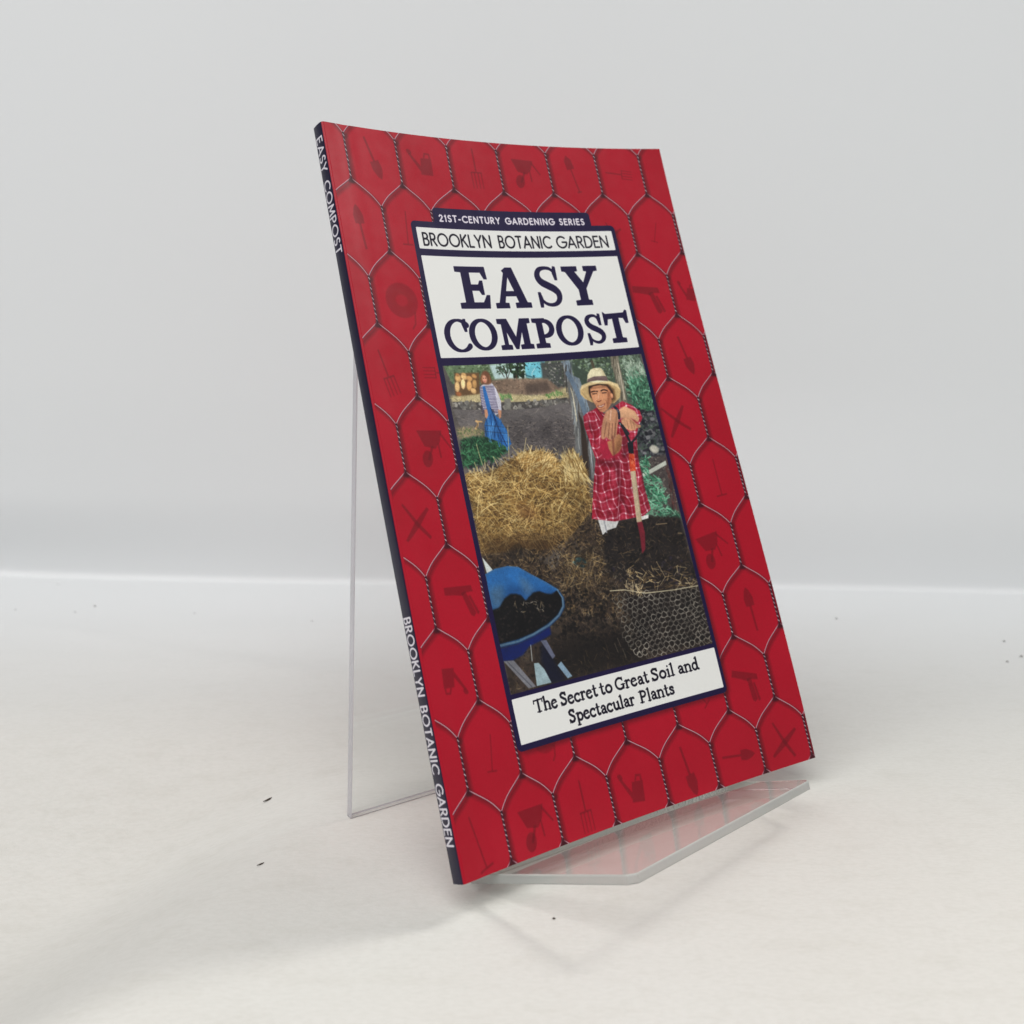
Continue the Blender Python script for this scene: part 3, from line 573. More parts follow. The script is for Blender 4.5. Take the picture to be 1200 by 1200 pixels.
('blobs',70,[(3,18.65),(3,15.2),(2.97,14.35),(4.82,14.36),(5.76,15.19),(6.55,14.3),(7.81,13.56),(7.94,14.19),(8.91,13.96),(9.98,13.98),(11.39,14.21),(11.48,16.33),(11.78,17.86),(11.55,18.65)],[(20,17,16),(84,76,66),(30,26,24),(70,60,50)],0.45,0.6,0.3),
('blobs',1500,[(3,18.65),(3,15.2),(2.97,14.35),(4.82,14.36),(5.76,15.19),(6.55,14.3),(7.81,13.56),(7.94,14.19),(8.91,13.96),(9.98,13.98),(11.39,14.21),(11.48,16.33),(11.78,17.86),(11.55,18.65)],[(30,25,22),(58,46,38),(22,18,17),(74,60,48),(38,32,30)],0.05,0.8,0.7),
('poly',(36,31,30),[(7.94,14.19),(8.92,13.94),(9.99,13.95),(11.41,14.19),(11.48,16.33),(10.34,16.38),(9.24,16.44),(8.3,16.05),(7.85,15.26)],0.1,1),
('blobs',360,[(7.94,14.19),(8.92,13.94),(9.99,13.95),(11.41,14.19),(11.48,16.33),(10.34,16.38),(9.24,16.44),(8.3,16.05),(7.85,15.26)],[(18,15,16),(36,30,28),(28,23,22),(48,38,34)],0.06,0.8,0.8),
('hatch',1100,[(2.99,14.3),(4.82,14.36),(5.92,14.63),(6.07,14.41),(7.19,13.91),(7.85,13.45),(8.1,14.39),(7.78,15.49),(8.45,16.31),(7.82,17.15),(5.75,16.57),(5.72,15.64),(5.77,15.78),(4.79,15.14),(3.95,14.77),(3.32,14.79)],[(150,124,84),(96,76,50),(176,150,108),(60,46,32),(110,88,58),(50,38,28)],0.26,0.018,0.2,1.4,0.85,0.3),
('hatch',900,[(3,18.65),(3,15.2),(2.97,14.35),(4.82,14.36),(5.76,15.19),(6.55,14.3),(7.81,13.56),(7.94,14.19),(8.91,13.96),(9.98,13.98),(11.39,14.21),(11.48,16.33),(11.78,17.86),(11.55,18.65)],[(120,98,68),(70,54,38),(40,30,24),(150,126,88),(90,72,50),(54,42,32)],0.2,0.014,0.2,1.4,0.8,0.3),
('blobs',700,[(2.99,14.3),(4.82,14.36),(5.92,14.63),(6.07,14.41),(7.19,13.91),(7.85,13.45),(8.1,14.39),(7.78,15.49),(8.45,16.31),(7.82,17.15),(5.75,16.57),(5.72,15.64),(5.77,15.78),(4.79,15.14),(3.95,14.77),(3.32,14.79)],[(26,21,18),(40,32,26),(62,50,38)],0.05,0.7,0.8),
('hatch',200,[(6.12,14.77),(7.04,14.67),(7.76,15.07),(7.64,15.71),(6.79,16.04),(5.92,15.73)],[(186,160,112),(140,116,76),(110,88,58),(70,54,38)],0.36,0.018,-0.3,1.2,0.85,0.3),
('blobs',25,[(6.6,14.9),(7.11,14.97),(7.01,15.31),(6.51,15.24)],[(60,86,84),(90,116,112),(50,70,70)],0.06,0.6,1),
('hatch',420,[(6.01,14.64),(8.02,14.69),(9.54,16.49),(8.51,17.86),(5.69,16.78)],[(150,140,120),(120,112,98),(92,84,74),(180,168,140)],0.16,0.012,0.4,1.4,0.75,0.3),
('hatch',260,[(5.66,15.86),(7.79,15.97),(8.59,16.57),(8.51,17.86),(7.41,18.0),(5.25,17.27)],[(120,98,70),(70,56,42),(150,126,92),(50,40,32),(86,74,60)],0.2,0.016,0.4,1.3,0.85,0.3),
('blobs',260,[(5.66,15.86),(7.79,15.97),(8.59,16.57),(8.51,17.86),(7.41,18.0),(5.25,17.27)],[(22,18,17),(34,28,24),(16,13,13)],0.07,0.8,0.7),
('blobs',60,[(3,18.65),(3,15.2),(2.97,14.35),(4.82,14.36),(5.76,15.19),(6.55,14.3),(7.81,13.56),(7.94,14.19),(8.91,13.96),(9.98,13.98),(11.39,14.21),(11.48,16.33),(11.78,17.86),(11.55,18.65)],[(18,15,14),(24,20,18)],0.3,0.5,0.35),
('hatch',700,[(3,18.65),(3,15.2),(2.97,14.35),(4.82,14.36),(5.76,15.19),(6.55,14.3),(7.81,13.56),(7.94,14.19),(8.91,13.96),(9.98,13.98),(11.39,14.21),(11.48,16.33),(11.78,17.86),(11.55,18.65)],[(160,142,108),(110,98,80),(84,72,58)],0.14,0.012,0.3,1.5,0.6,0.3),
('hatch',260,[(7.94,14.19),(8.92,13.94),(9.99,13.95),(11.41,14.19),(11.48,16.33),(10.34,16.38),(9.24,16.44),(8.3,16.05),(7.85,15.26)],[(96,78,56),(60,48,38),(44,36,30),(130,108,78)],0.14,0.013,0.2,1.4,0.7,0.3),
('hatch',90,[(8.54,15.49),(11.29,15.8),(11.48,16.58),(8.79,16.43)],[(170,144,100),(120,98,66),(200,180,140)],0.3,0.022,0.0,0.8,1,0.3),
('blobs',40,[(7.96,15.4),(11.68,15.55),(11.44,16.57),(8.08,16.25)],[(60,54,60),(96,84,74),(44,38,50)],0.06,0.7,0.7),
('line',(186,160,120),[(9.98,15.53),(10.19,16.11)],0.022,0.8),
('line',(186,160,120),[(10.41,16.15),(10.7,16.32)],0.022,0.8),
('line',(186,160,120),[(8.44,16.07),(8.81,16.37)],0.022,0.8),
('line',(186,160,120),[(11.16,14.71),(11.34,14.75)],0.022,0.8),
('line',(186,160,120),[(10.35,14.29),(10.81,14.32)],0.022,0.8),
('line',(186,160,120),[(10.37,16.02),(10.23,16.24)],0.022,0.8),
('line',(186,160,120),[(9.5,16.09),(9.7,16.22)],0.022,0.8),
('poly',(22,18,17),[(5.6,17.27),(9.06,17.46),(8.65,18.78),(5.49,18.53),(4.55,18.51),(4.13,17.8)],0.25,0.75),
('hatch',160,[(3.17,17.55),(8.34,18.01),(8.1,18.8),(2.91,18.46)],[(52,44,34),(78,66,48),(36,32,28)],0.2,0.018,1.3,0.7,1,0.3),
('poly',(206,206,204),[(7.99,13.77),(8.93,13.84),(8.65,14.16),(8.29,14.2),(8.03,14.33)],0,1),
('line',(150,150,156),[(8.23,13.86),(8.22,14.27)],0.05,1),
('poly',(214,214,210),[(9.6,13.93),(10.13,13.91),(10.08,14.03),(9.71,14.07)],0,1),
('plaid',(150,26,48),[(8.36,10.22),(8.56,10.1),(8.84,10.03),(9.04,9.96),(9.2,10.24),(9.78,9.98),(10.16,9.82),(10.52,10.0),(10.82,10.25),(10.85,10.52),(10.59,10.81),(10.41,11.16),(10.25,12.01),(10.23,13.11),(10.28,13.75),(9.9,13.93),(8.64,13.95),(7.74,13.74),(8.09,12.73),(8.47,11.75),(8.4,11.2),(8.31,10.58)]),
('poly',(70,8,22),[(9.23,11.9),(9.5,11.87),(9.22,13.1),(8.86,13.95),(8.74,13.93),(9.09,12.97)],0.06,0.5),
('poly',(70,8,22),[(8.47,11.75),(9.23,11.9),(9.17,12.13),(8.47,11.99)],0.06,0.5),
('poly',(60,6,20),[(9.8,11.1),(10.05,11.12),(9.78,11.84),(9.61,11.88)],0.05,0.5),
('poly',(80,10,26),[(9.22,13.1),(9.41,13.85),(9.32,13.89),(9.13,13.27)],0.03,0.45),
('line',(230,190,196),[(9.48,11.92),(9.15,12.97),(8.79,13.88)],0.02,0.6),
('poly',(150,26,48),[(8.84,10.03),(9.09,9.92),(9.26,10.24),(9.3,10.37),(9.01,10.47),(8.88,10.27)],0,1),
('line',(236,200,204),[(8.89,10.08),(9.02,10.42)],0.03,0.8),
('line',(236,200,204),[(9.14,10.2),(9.28,10.3)],0.03,0.8),
('line',(84,10,26),[(9.03,10.0),(9.22,10.34)],0.03,1),
('poly',(166,32,60),[(8.79,11.24),(9.13,11.16),(9.31,11.63),(9.64,11.39),(9.57,11.69),(9.34,11.79),(8.83,11.77),(8.73,11.48)],0,1),
('poly',(188,132,92),[(9.12,11.2),(9.37,11.15),(9.68,10.96),(9.8,11.1),(9.65,11.48),(9.5,11.62),(9.21,11.72),(9.12,11.46)],0.01,1),
('poly',(130,84,56),[(9.47,11.31),(9.76,11.09),(9.64,11.51),(9.29,11.71)],0.03,0.6),
('poly',(206,158,122),[(9.92,10.15),(10.06,10.05),(10.23,10.02),(10.6,10.23),(10.72,10.51),(10.62,10.65),(10.38,10.47),(9.89,10.42)],0.01,1),
('poly',(170,122,90),[(9.95,10.42),(10.38,10.49),(10.62,10.65),(10.55,10.68),(9.93,10.5)],0.02,0.6),
('poly',(204,152,116),[(9.91,10.5),(10.1,10.43),(10.33,10.44),(10.53,10.7),(10.72,10.78),(10.65,10.85),(10.5,10.85),(10.44,10.92),(10.2,10.92),(9.93,10.74)],0.01,1),
('line',(130,84,62),[(10.16,10.53),(10.16,10.84)],0.02,0.8),
('line',(130,84,62),[(10.31,10.52),(10.3,10.87)],0.02,0.8),
('line',(130,84,62),[(10.42,10.63),(10.42,10.87)],0.02,0.8),
('poly',(190,138,106),[(9.35,10.14),(9.59,10.05),(9.79,10.08),(9.88,10.19),(9.85,10.42),(9.7,10.72),(9.56,11.07),(9.47,11.14),(9.41,11.12),(9.36,11.19),(9.27,11.15),(9.18,11.11),(9.13,11.03),(9.01,11.11),(8.9,11.06),(8.98,10.77),(9.17,10.39)],0.01,1),
('line',(118,74,58),[(9.29,10.49),(9.04,11.02)],0.028,0.85),
('line',(118,74,58),[(9.4,10.56),(9.2,11.07)],0.028,0.85),
('line',(118,74,58),[(9.53,10.58),(9.34,11.11)],0.028,0.85),
('line',(118,74,58),[(9.65,10.59),(9.49,11.07)],0.028,0.85),
('line',(236,196,170),[(9.59,10.12),(9.46,10.45)],0.05,0.6),
('line',(30,32,52),[(9.77,10.01),(9.89,10.17),(9.86,10.42)],0.1,1),
('line',(90,96,120),[(9.86,10.11),(9.88,10.19)],0.05,1),
('line',(26,28,34),[(9.82,10.61),(9.91,10.74),(10.08,11.31)],0.1,1),
('line',(34,36,42),[(10.69,10.91),(10.41,11.16),(10.12,11.35)],0.08,1),
('line',(150,158,164),[(9.84,10.61),(9.86,10.68)],0.04,1),
('line',(34,36,42),[(9.91,10.71),(10.08,11.0)],0.13,1),
('poly',(24,26,34),[(9.96,11.31),(10.21,11.33),(10.12,11.75),(9.91,11.7)],0,1),
('poly',(206,74,44),[(9.91,11.71),(10.13,11.76),(10.04,12.34),(9.79,12.33)],0,1),
('hatch',24,[(9.91,11.71),(10.13,11.76),(10.04,12.34),(9.79,12.33)],[(240,150,110),(160,40,26)],0.12,0.02,1.2,0.5,1,0.3),
('poly',(196,176,146),[(9.8,12.34),(10.02,12.34),(9.78,14.12),(9.56,14.12)],0,1),
('line',(140,120,96),[(9.98,12.37),(9.76,14.11)],0.03,0.7),
('poly',(120,34,48),[(9.57,14.11),(9.79,14.11),(9.79,14.5),(9.81,14.45),(9.65,15.05),(9.47,15.19),(9.55,14.6)],0.01,1),
('shade',(84,8,26),[(8.56,11.82),(7.98,13.71)],0.12,0.45),
('shade',(90,10,28),[(8.81,11.97),(8.4,13.83)],0.1,0.4),
('shade',(84,8,26),[(8.54,10.42),(8.62,11.22)],0.1,0.45),
('shade',(86,10,28),[(10.24,12.38),(10.15,13.71)],0.1,0.45),
('shade',(70,8,22),[(10.34,11.16),(10.2,12.01)],0.12,0.5),
('shade',(70,8,22),[(9.4,11.06),(9.23,11.9)],0.1,0.5),
('shade',(214,120,136),[(8.5,10.17),(8.47,10.96)],0.06,0.35),
('shade',(210,110,128),[(8.6,12.19),(8.23,13.57)],0.07,0.3),
('shade',(206,104,124),[(9.06,12.12),(8.66,13.63)],0.06,0.3),
('shade',(110,66,46),[(9.87,10.11),(9.47,11.06)],0.07,0.5),
('shade',(120,74,52),[(10.35,10.6),(10.59,10.81)],0.08,0.5),
('shade',(216,172,140),[(9.45,10.13),(9.25,10.55)],0.06,0.5),
('shade',(110,66,44),[(9.64,11.39),(9.3,11.66)],0.1,0.5),
('poly',(192,164,116),[(8.48,9.28),(8.57,9.14),(8.92,9.06),(9.29,9.06),(9.75,9.06),(10.13,9.2),(10.2,9.44),(10.1,9.69),(9.81,9.87),(8.87,9.76),(8.59,9.6),(8.46,9.43)],0,1),
('poly',(120,88,58),[(8.89,9.17),(9.71,9.16),(9.95,9.36),(9.92,9.74),(9.74,9.86),(8.91,9.76),(8.81,9.46)],0.03,1),
('poly',(222,198,150),[(8.48,9.3),(8.59,9.12),(8.93,9.03),(9.76,9.03),(10.15,9.19),(10.2,9.45),(10.1,9.3),(9.73,9.13),(8.9,9.14),(8.59,9.24)],0.01,1),
('poly',(56,38,30),[(8.87,9.17),(9.28,9.11),(9.72,9.17),(9.87,9.42),(9.83,9.7),(9.71,9.75),(8.85,9.59),(8.83,9.4)],0.01,1),
('poly',(206,144,106),[(8.92,9.27),(9.07,9.19),(9.37,9.17),(9.63,9.22),(9.75,9.42),(9.75,9.66),(9.66,9.87),(9.47,10.06),(9.28,10.15),(9.13,10.12),(9.01,9.94),(8.93,9.72),(8.89,9.51)],0.01,1),
('poly',(160,100,70),[(9.62,9.27),(9.75,9.42),(9.75,9.66),(9.64,9.9),(9.41,10.1),(9.55,9.77)],0.03,0.6),
('ell',(214,150,112),(9.78,9.59),0.05,0.1,0),
('poly',(226,168,130),[(9.16,9.27),(9.46,9.25),(9.47,9.36),(9.17,9.36)],0.04,0.7),
('poly',(226,166,128),[(9.0,9.57),(9.14,9.56),(9.1,9.73),(9.0,9.73)],0.04,0.6),
('line',(44,28,24),[(8.94,9.39),(9.07,9.37),(9.2,9.39)],0.045,1),
('line',(44,28,24),[(9.36,9.38),(9.49,9.35),(9.63,9.4)],0.045,1),
('line',(30,20,20),[(8.97,9.46),(9.15,9.46)],0.03,1),
('line',(30,20,20),[(9.39,9.46),(9.57,9.46)],0.03,1),
('line',(226,180,146),[(9.26,9.43),(9.17,9.64)],0.04,0.8),
('line',(124,70,52),[(9.08,9.72),(9.16,9.75),(9.27,9.72)],0.035,1),
('line',(110,60,46),[(9.03,9.8),(8.97,9.94)],0.02,0.6),
('line',(110,60,46),[(9.47,9.73),(9.5,9.86)],0.02,0.6),
('poly',(142,74,60),[(9.05,9.89),(9.22,9.9),(9.42,9.83),(9.39,9.89),(9.23,9.98),(9.08,9.96)],0,1),
('poly',(236,220,204),[(9.1,9.91),(9.23,9.92),(9.37,9.87),(9.33,9.91),(9.22,9.95),(9.11,9.94)],0,1),
('line',(150,84,66),[(9.08,10.04),(9.21,10.04),(9.34,10.01)],0.02,1),
('poly',(240,230,192),[(8.85,9.01),(8.95,8.75),(9.12,8.58),(9.27,8.54),(9.54,8.54),(9.64,8.63),(9.7,8.81),(9.77,9.06),(9.29,9.07)],0,1),
('poly',(204,190,148),[(9.54,8.54),(9.64,8.63),(9.7,8.81),(9.77,9.06),(9.57,9.07),(9.58,8.77)],0.03,0.7),
('line',(200,184,140),[(9.26,8.55),(9.4,8.64),(9.53,8.55)],0.02,0.7),
('poly',(108,88,88),[(8.85,9.03),(8.9,8.92),(9.2,8.84),(9.65,8.85),(9.74,8.88),(9.76,9.05),(9.31,8.99),(9.0,9.01)],0,1),
('line',(150,128,120),[(8.91,8.97),(9.26,8.89),(9.71,8.93)],0.02,0.7),
('shade',(120,70,50),[(9.68,9.47),(9.46,10.01)],0.1,0.6),
('shade',(230,174,136),[(9.14,9.33),(9.05,9.73)],0.07,0.45),
('shade',(96,60,44),[(8.98,9.25),(9.8,9.24)],0.08,0.55),
('shade',(150,92,68),[(9.11,10.09),(9.34,10.09)],0.05,0.5),
('shade',(110,84,56),[(8.75,9.67),(8.54,9.38)],0.07,0.4),
('poly',(198,204,200),[(3.01,14.39),(3.32,14.83),(3.07,14.92)],0,1),
('poly',(40,98,158),[(3.01,14.95),(3.41,14.83),(3.94,14.81),(4.33,14.9),(4.78,15.18),(5.32,15.52),(5.71,15.82),(5.83,16.08),(5.78,16.36),(5.53,16.6),(5.04,16.84),(4.36,17.0),(3.71,17.11),(2.91,17.11)],0,1),
('poly',(24,66,116),[(3.79,15.36),(5.7,15.85),(5.65,16.21),(4.38,16.01),(3.08,16.05)],0.15,0.7),
('poly',(84,104,120),[(3.01,15.37),(3.59,15.33),(3.49,16.03),(2.98,16.03)],0.12,0.6),
('poly',(96,116,134),[(4.26,15.14),(4.53,15.3),(4.84,15.72),(4.38,15.85)],0.1,0.5),
('poly',(14,12,13),[(2.95,16.03),(3.27,16.0),(3.54,15.76),(3.81,15.66),(4.01,15.68),(4.22,15.76),(4.35,15.95),(4.72,15.75),(4.96,15.74),(5.22,15.86),(5.42,15.91),(5.71,15.81),(5.81,16.07),(5.75,16.35),(5.48,16.59),(5.0,16.8),(4.37,16.97),(3.72,17.06),(2.94,17.08)],0.02,1),
('blobs',160,[(3.08,16.05),(3.83,15.77),(4.92,15.81),(5.71,15.97),(5.58,16.45),(4.39,16.9),(3.02,16.98)],[(26,22,22),(40,34,32),(18,16,18),(54,46,42)],0.05,0.8,0.7),
('hatch',26,[(3.88,15.94),(5.18,15.97),(5.15,16.46),(3.93,16.34)],[(150,134,104),(190,180,160)],0.14,0.018,0.6,1.0,1,0.3),
('line',(52,100,150),[(3.01,14.95),(3.41,14.84),(3.93,14.82),(4.33,14.9),(4.77,15.19),(5.31,15.53),(5.71,15.82)],0.06,1),
('line',(84,112,136),[(5.71,15.82),(5.83,16.08),(5.78,16.36),(5.53,16.6),(5.04,16.84),(4.36,17.01),(3.71,17.12),(2.96,17.12)],0.07,1),
('line',(30,62,104),[(5.75,15.86),(5.88,16.1),(5.83,16.39),(5.56,16.64),(5.06,16.88),(4.38,17.05),(3.72,17.16),(2.94,17.17)],0.03,1),
('poly',(14,30,92),[(2.95,17.2),(3.72,17.18),(4.4,17.07),(5.08,16.89),(5.06,17.13),(4.6,17.25),(4.11,17.33),(3.79,17.54),(3.38,17.63),(2.96,17.59)],0.02,1),
('poly',(12,16,40),[(4.6,17.25),(4.88,17.74),(5.06,18.21),(5.26,18.61),(4.63,18.6),(4.43,17.86)],0.06,0.8),
('poly',(116,116,122),[(2.99,17.59),(3.39,17.64),(4.03,18.55),(3.73,18.55)],0,1),
('line',(74,76,84),[(3.14,17.64),(3.87,18.53)],0.03,1),
('poly',(150,172,178),[(4.14,17.86),(4.32,17.88),(4.49,18.1),(4.65,18.55),(4.06,18.54)],0,1),
('poly',(96,100,120),[(4.59,17.24),(4.82,17.26),(5.03,17.8),(4.9,17.87)],0,1),
('poly',(130,156,176),[(5.04,18.09),(5.21,18.0),(5.52,18.52),(5.32,18.55)],0,1),
('line',(200,210,214),[(4.17,17.3),(4.09,17.79)],0.02,1),
('poly',(22,18,18),[(8.34,16.41),(11.41,16.69),(11.54,18.52),(10.22,18.51),(8.94,18.44),(8.51,17.86),(8.31,17.0)],0.08,0.7),
('wire',(186,180,166),[(7.9,16.37),(8.94,16.44),(9.54,16.49),(10.67,16.57),(11.49,16.63),(11.54,18.52),(10.21,18.53),(9.2,18.58),(8.39,18.48),(8.08,18.01),(7.85,17.27),(7.83,16.74)]),
('line',(200,190,160),[(7.8,16.18),(8.39,16.24),(9.23,16.49),(10.43,16.58),(11.45,16.61)],0.03,1),
('hatch',30,[(8.46,16.01),(9.17,16.19),(9.06,16.53),(8.36,16.36)],[(210,190,150)],0.2,0.02,1.2,1.0,1,0.3),
('line',(150,140,118),[(7.49,17.85),(7.55,18.15)],0.015,0.7),
('line',(150,140,118),[(7.76,18.07),(7.82,18.37)],0.015,0.7),
('line',(150,140,118),[(8.69,18.24),(8.75,18.55)],0.015,0.7),
('line',(150,140,118),[(7.65,17.7),(7.71,18.0)],0.015,0.7)]

# ------------------------------------------------------------------ materials
def mat(name, base=(.8, .8, .8), rough=.5, **kw):
    m = bpy.data.materials.new(name); m.use_nodes = True; nt = m.node_tree; b = nt.nodes['Principled BSDF']
    b.inputs['Base Color'].default_value = (*base, 1); b.inputs['Roughness'].default_value = rough
    for k, v in kw.items(): b.inputs[k].default_value = v
    return m, nt, b
def add_noise(nt, scale, detail, vec_scale=(1, 1, 1), rough=.5):
    tc = nt.nodes.new('ShaderNodeTexCoord'); mp = nt.nodes.new('ShaderNodeMapping'); mp.inputs['Scale'].default_value = vec_scale
    n = nt.nodes.new('ShaderNodeTexNoise'); n.inputs['Scale'].default_value = scale; n.inputs['Detail'].default_value = detail; n.inputs['Roughness'].default_value = rough
    nt.links.new(tc.outputs['Object'], mp.inputs[0]); nt.links.new(mp.outputs[0], n.inputs['Vector'])
    return n
def ramp(nt, src, stops):
    r = nt.nodes.new('ShaderNodeValToRGB'); e = r.color_ramp.elements
    while len(e) < len(stops): e.new(.5)
    for el, (p, c) in zip(e, stops): el.position = p; el.color = (*c, 1)
    nt.links.new(src, r.inputs[0]); return r
def bump(nt, b, src, strength, dist, prev=None):
    n = nt.nodes.new('ShaderNodeBump'); n.inputs['Strength'].default_value = strength; n.inputs['Distance'].default_value = dist
    nt.links.new(src, n.inputs['Height'])
    if prev: nt.links.new(prev.outputs[0], n.inputs['Normal'])
    nt.links.new(n.outputs[0], b.inputs['Normal']); return n
def printed(name, sheet):
    m, nt, b = mat(name, rough=.34); b.inputs['Specular IOR Level'].default_value = .42
    t = nt.nodes.new('ShaderNodeTexImage'); t.image = sheet.image(name + '_print'); t.interpolation = 'Cubic'; t.extension = 'EXTEND'
    nt.links.new(t.outputs[0], b.inputs['Base Color'])
    n = add_noise(nt, 30, 3); bump(nt, b, n.outputs[0], .12, .002)
    n2 = add_noise(nt, 220, 4); r = nt.nodes.new('ShaderNodeMapRange'); r.inputs[3].default_value = .29; r.inputs[4].default_value = .41
    nt.links.new(n2.outputs[0], r.inputs[0]); nt.links.new(r.outputs[0], b.inputs['Roughness'])
    return m
# the sweep: one off-white cotton sheet, rougher in front; warm dim foreground light, cooler behind, painted into its colour
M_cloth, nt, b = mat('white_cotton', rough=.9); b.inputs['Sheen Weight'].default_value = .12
L = nt.links.new
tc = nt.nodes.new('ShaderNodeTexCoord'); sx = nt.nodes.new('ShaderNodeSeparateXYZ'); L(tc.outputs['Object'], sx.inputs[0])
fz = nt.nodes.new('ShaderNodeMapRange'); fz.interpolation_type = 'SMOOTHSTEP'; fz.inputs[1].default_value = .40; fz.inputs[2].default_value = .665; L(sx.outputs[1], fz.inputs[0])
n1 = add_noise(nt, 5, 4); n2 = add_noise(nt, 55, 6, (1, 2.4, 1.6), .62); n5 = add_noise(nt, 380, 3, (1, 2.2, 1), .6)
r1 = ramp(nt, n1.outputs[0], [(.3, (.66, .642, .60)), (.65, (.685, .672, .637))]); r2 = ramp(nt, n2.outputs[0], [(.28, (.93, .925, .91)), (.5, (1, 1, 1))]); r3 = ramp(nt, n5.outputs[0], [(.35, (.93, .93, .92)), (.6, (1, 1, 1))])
prev = r1.outputs[0]
for r in (r2, r3):
    mx = nt.nodes.new('ShaderNodeMix'); mx.data_type = 'RGBA'; mx.blend_type = 'MULTIPLY'; mx.inputs[0].default_value = .7
    L(prev, mx.inputs[6]); L(r.outputs[0], mx.inputs[7]); prev = mx.outputs[2]
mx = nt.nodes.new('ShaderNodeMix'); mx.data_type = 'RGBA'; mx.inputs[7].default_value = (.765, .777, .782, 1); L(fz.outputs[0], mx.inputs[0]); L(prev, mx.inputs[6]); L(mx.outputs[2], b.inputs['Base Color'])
inv = nt.nodes.new('ShaderNodeMath'); inv.operation = 'SUBTRACT'; inv.inputs[0].default_value = 1.03; L(fz.outputs[0], inv.inputs[1])
def scaled(k):
    m_ = nt.nodes.new('ShaderNodeMath'); m_.operation = 'MULTIPLY'; m_.inputs[1].default_value = k; L(inv.outputs[0], m_.inputs[0]); return m_.outputs[0]
n3 = add_noise(nt, 900, 2, (1, 3, 1)); bp = bump(nt, b, n3.outputs[0], .3, .0004); L(scaled(.3), bp.inputs['Strength'])
n4 = add_noise(nt, 32, 6, (1, 1.7, 1), .6); bp = bump(nt, b, n4.outputs[0], .24, .0018, bp); L(scaled(.22), bp.inputs['Strength'])
M_paper, nt, b = mat('page_edges', (.74, .72, .66), .85)
n = add_noise(nt, 40, 3, (1, 1, 1)); w = nt.nodes.new('ShaderNodeTexWave'); w.inputs['Scale'].default_value = 900; bump(nt, b, w.outputs[1], .3, .0002)
M_white, nt, b = mat('cover_card', (.8, .79, .77), .7)
# clear acrylic: real refraction, faintly grey-green, tiny scuffs
def clear_sheet(name, tint):
    m = bpy.data.materials.new(name); m.use_nodes = True; nt = m.node_tree; nt.nodes.clear(); N = nt.nodes.new; L = nt.links.new
    out = N('ShaderNodeOutputMaterial'); tr = N('ShaderNodeBsdfTransparent'); tr.inputs[0].default_value = (*tint, 1)
    gl = N('ShaderNodeBsdfGlossy'); gl.inputs['Roughness'].default_value = .025; gl.inputs['Color'].default_value = (1, 1, 1, 1)
    geo = N('ShaderNodeNewGeometry'); mr = N('ShaderNodeMapRange'); mr.inputs[3].default_value = 1.49; mr.inputs[4].default_value = 1 / 1.49
    fr = N('ShaderNodeFresnel'); mx = N('ShaderNodeMixShader')
    L(geo.outputs['Backfacing'], mr.inputs[0]); L(mr.outputs[0], fr.inputs['IOR']); L(fr.outputs[0], mx.inputs[0]); L(tr.outputs[0], mx.inputs[1]); L(gl.outputs[0], mx.inputs[2])
    n = add_noise(nt, 25, 2); bp = N('ShaderNodeBump'); bp.inputs['Strength'].default_value = .05; bp.inputs['Distance'].default_value = .001
    L(n.outputs[0], bp.inputs['Height']); L(bp.outputs[0], gl.inputs['Normal']); L(mx.outputs[0], out.inputs[0]); return m
M_acr = clear_sheet('clear_acrylic', (.994, .998, .996))
M_acre, nt, b = mat('sawn_acrylic_edge', (.55, .585, .565), .3)
b.inputs['Transmission Weight'].default_value = .6; b.inputs['IOR'].default_value = 1.49
n = add_noise(nt, 700, 2, (1, 1, 1)); bump(nt, b, n.outputs[0], .3, .0003)
M_acrp, nt, b = mat('polished_acrylic_edge', (.60, .585, .62), .25)
b.inputs['Transmission Weight'].default_value = .35; b.inputs['IOR'].default_value = 1.49
M_acrb, nt, b = mat('acrylic_foot_glint', (.93, .93, .93), .3)  # light refracted along the foot edge, painted as plain white
M_bark, nt, b = mat('dry_crumb', (.055, .04, .03), .8)
M_dust, nt, b = mat('grey_dust', (.26, .25, .24), .9)

# ------------------------------------------------------------------ mesh helpers
def link(name, verts, faces, mats, parent=None, uvs=None, midx=None, smooth=False, origin=(0, 0, 0)):
    me = bpy.data.meshes.new(name); ox, oy, oz = origin
    me.from_pydata([(x - ox, y - oy, z - oz) for x, y, z in verts], [], faces)
    for m in mats: me.materials.append(m)
    if uvs is not None:
        l = me.uv_layers.new(name='uv'); flat = np.array([uvs[v] for f in faces for v in f], np.float32).ravel(); l.data.foreach_set('uv', flat)
    if midx is not None: me.polygons.foreach_set('material_index', np.array(midx, np.int32))
    if smooth: me.polygons.foreach_set('use_smooth', np.ones(len(faces), bool))
    me.update()
    o = bpy.data.objects.new(name, me); sc.collection.objects.link(o)
    if parent: o.parent = parent
    return o
def empty(name, loc):
    o = bpy.data.objects.new(name, None); sc.collection.objects.link(o); o.location = loc; o.empty_display_size = .02; return o
def tag(o, label, cat, group=None):
    o['label'] = label; o['category'] = cat
    if group: o['group'] = group

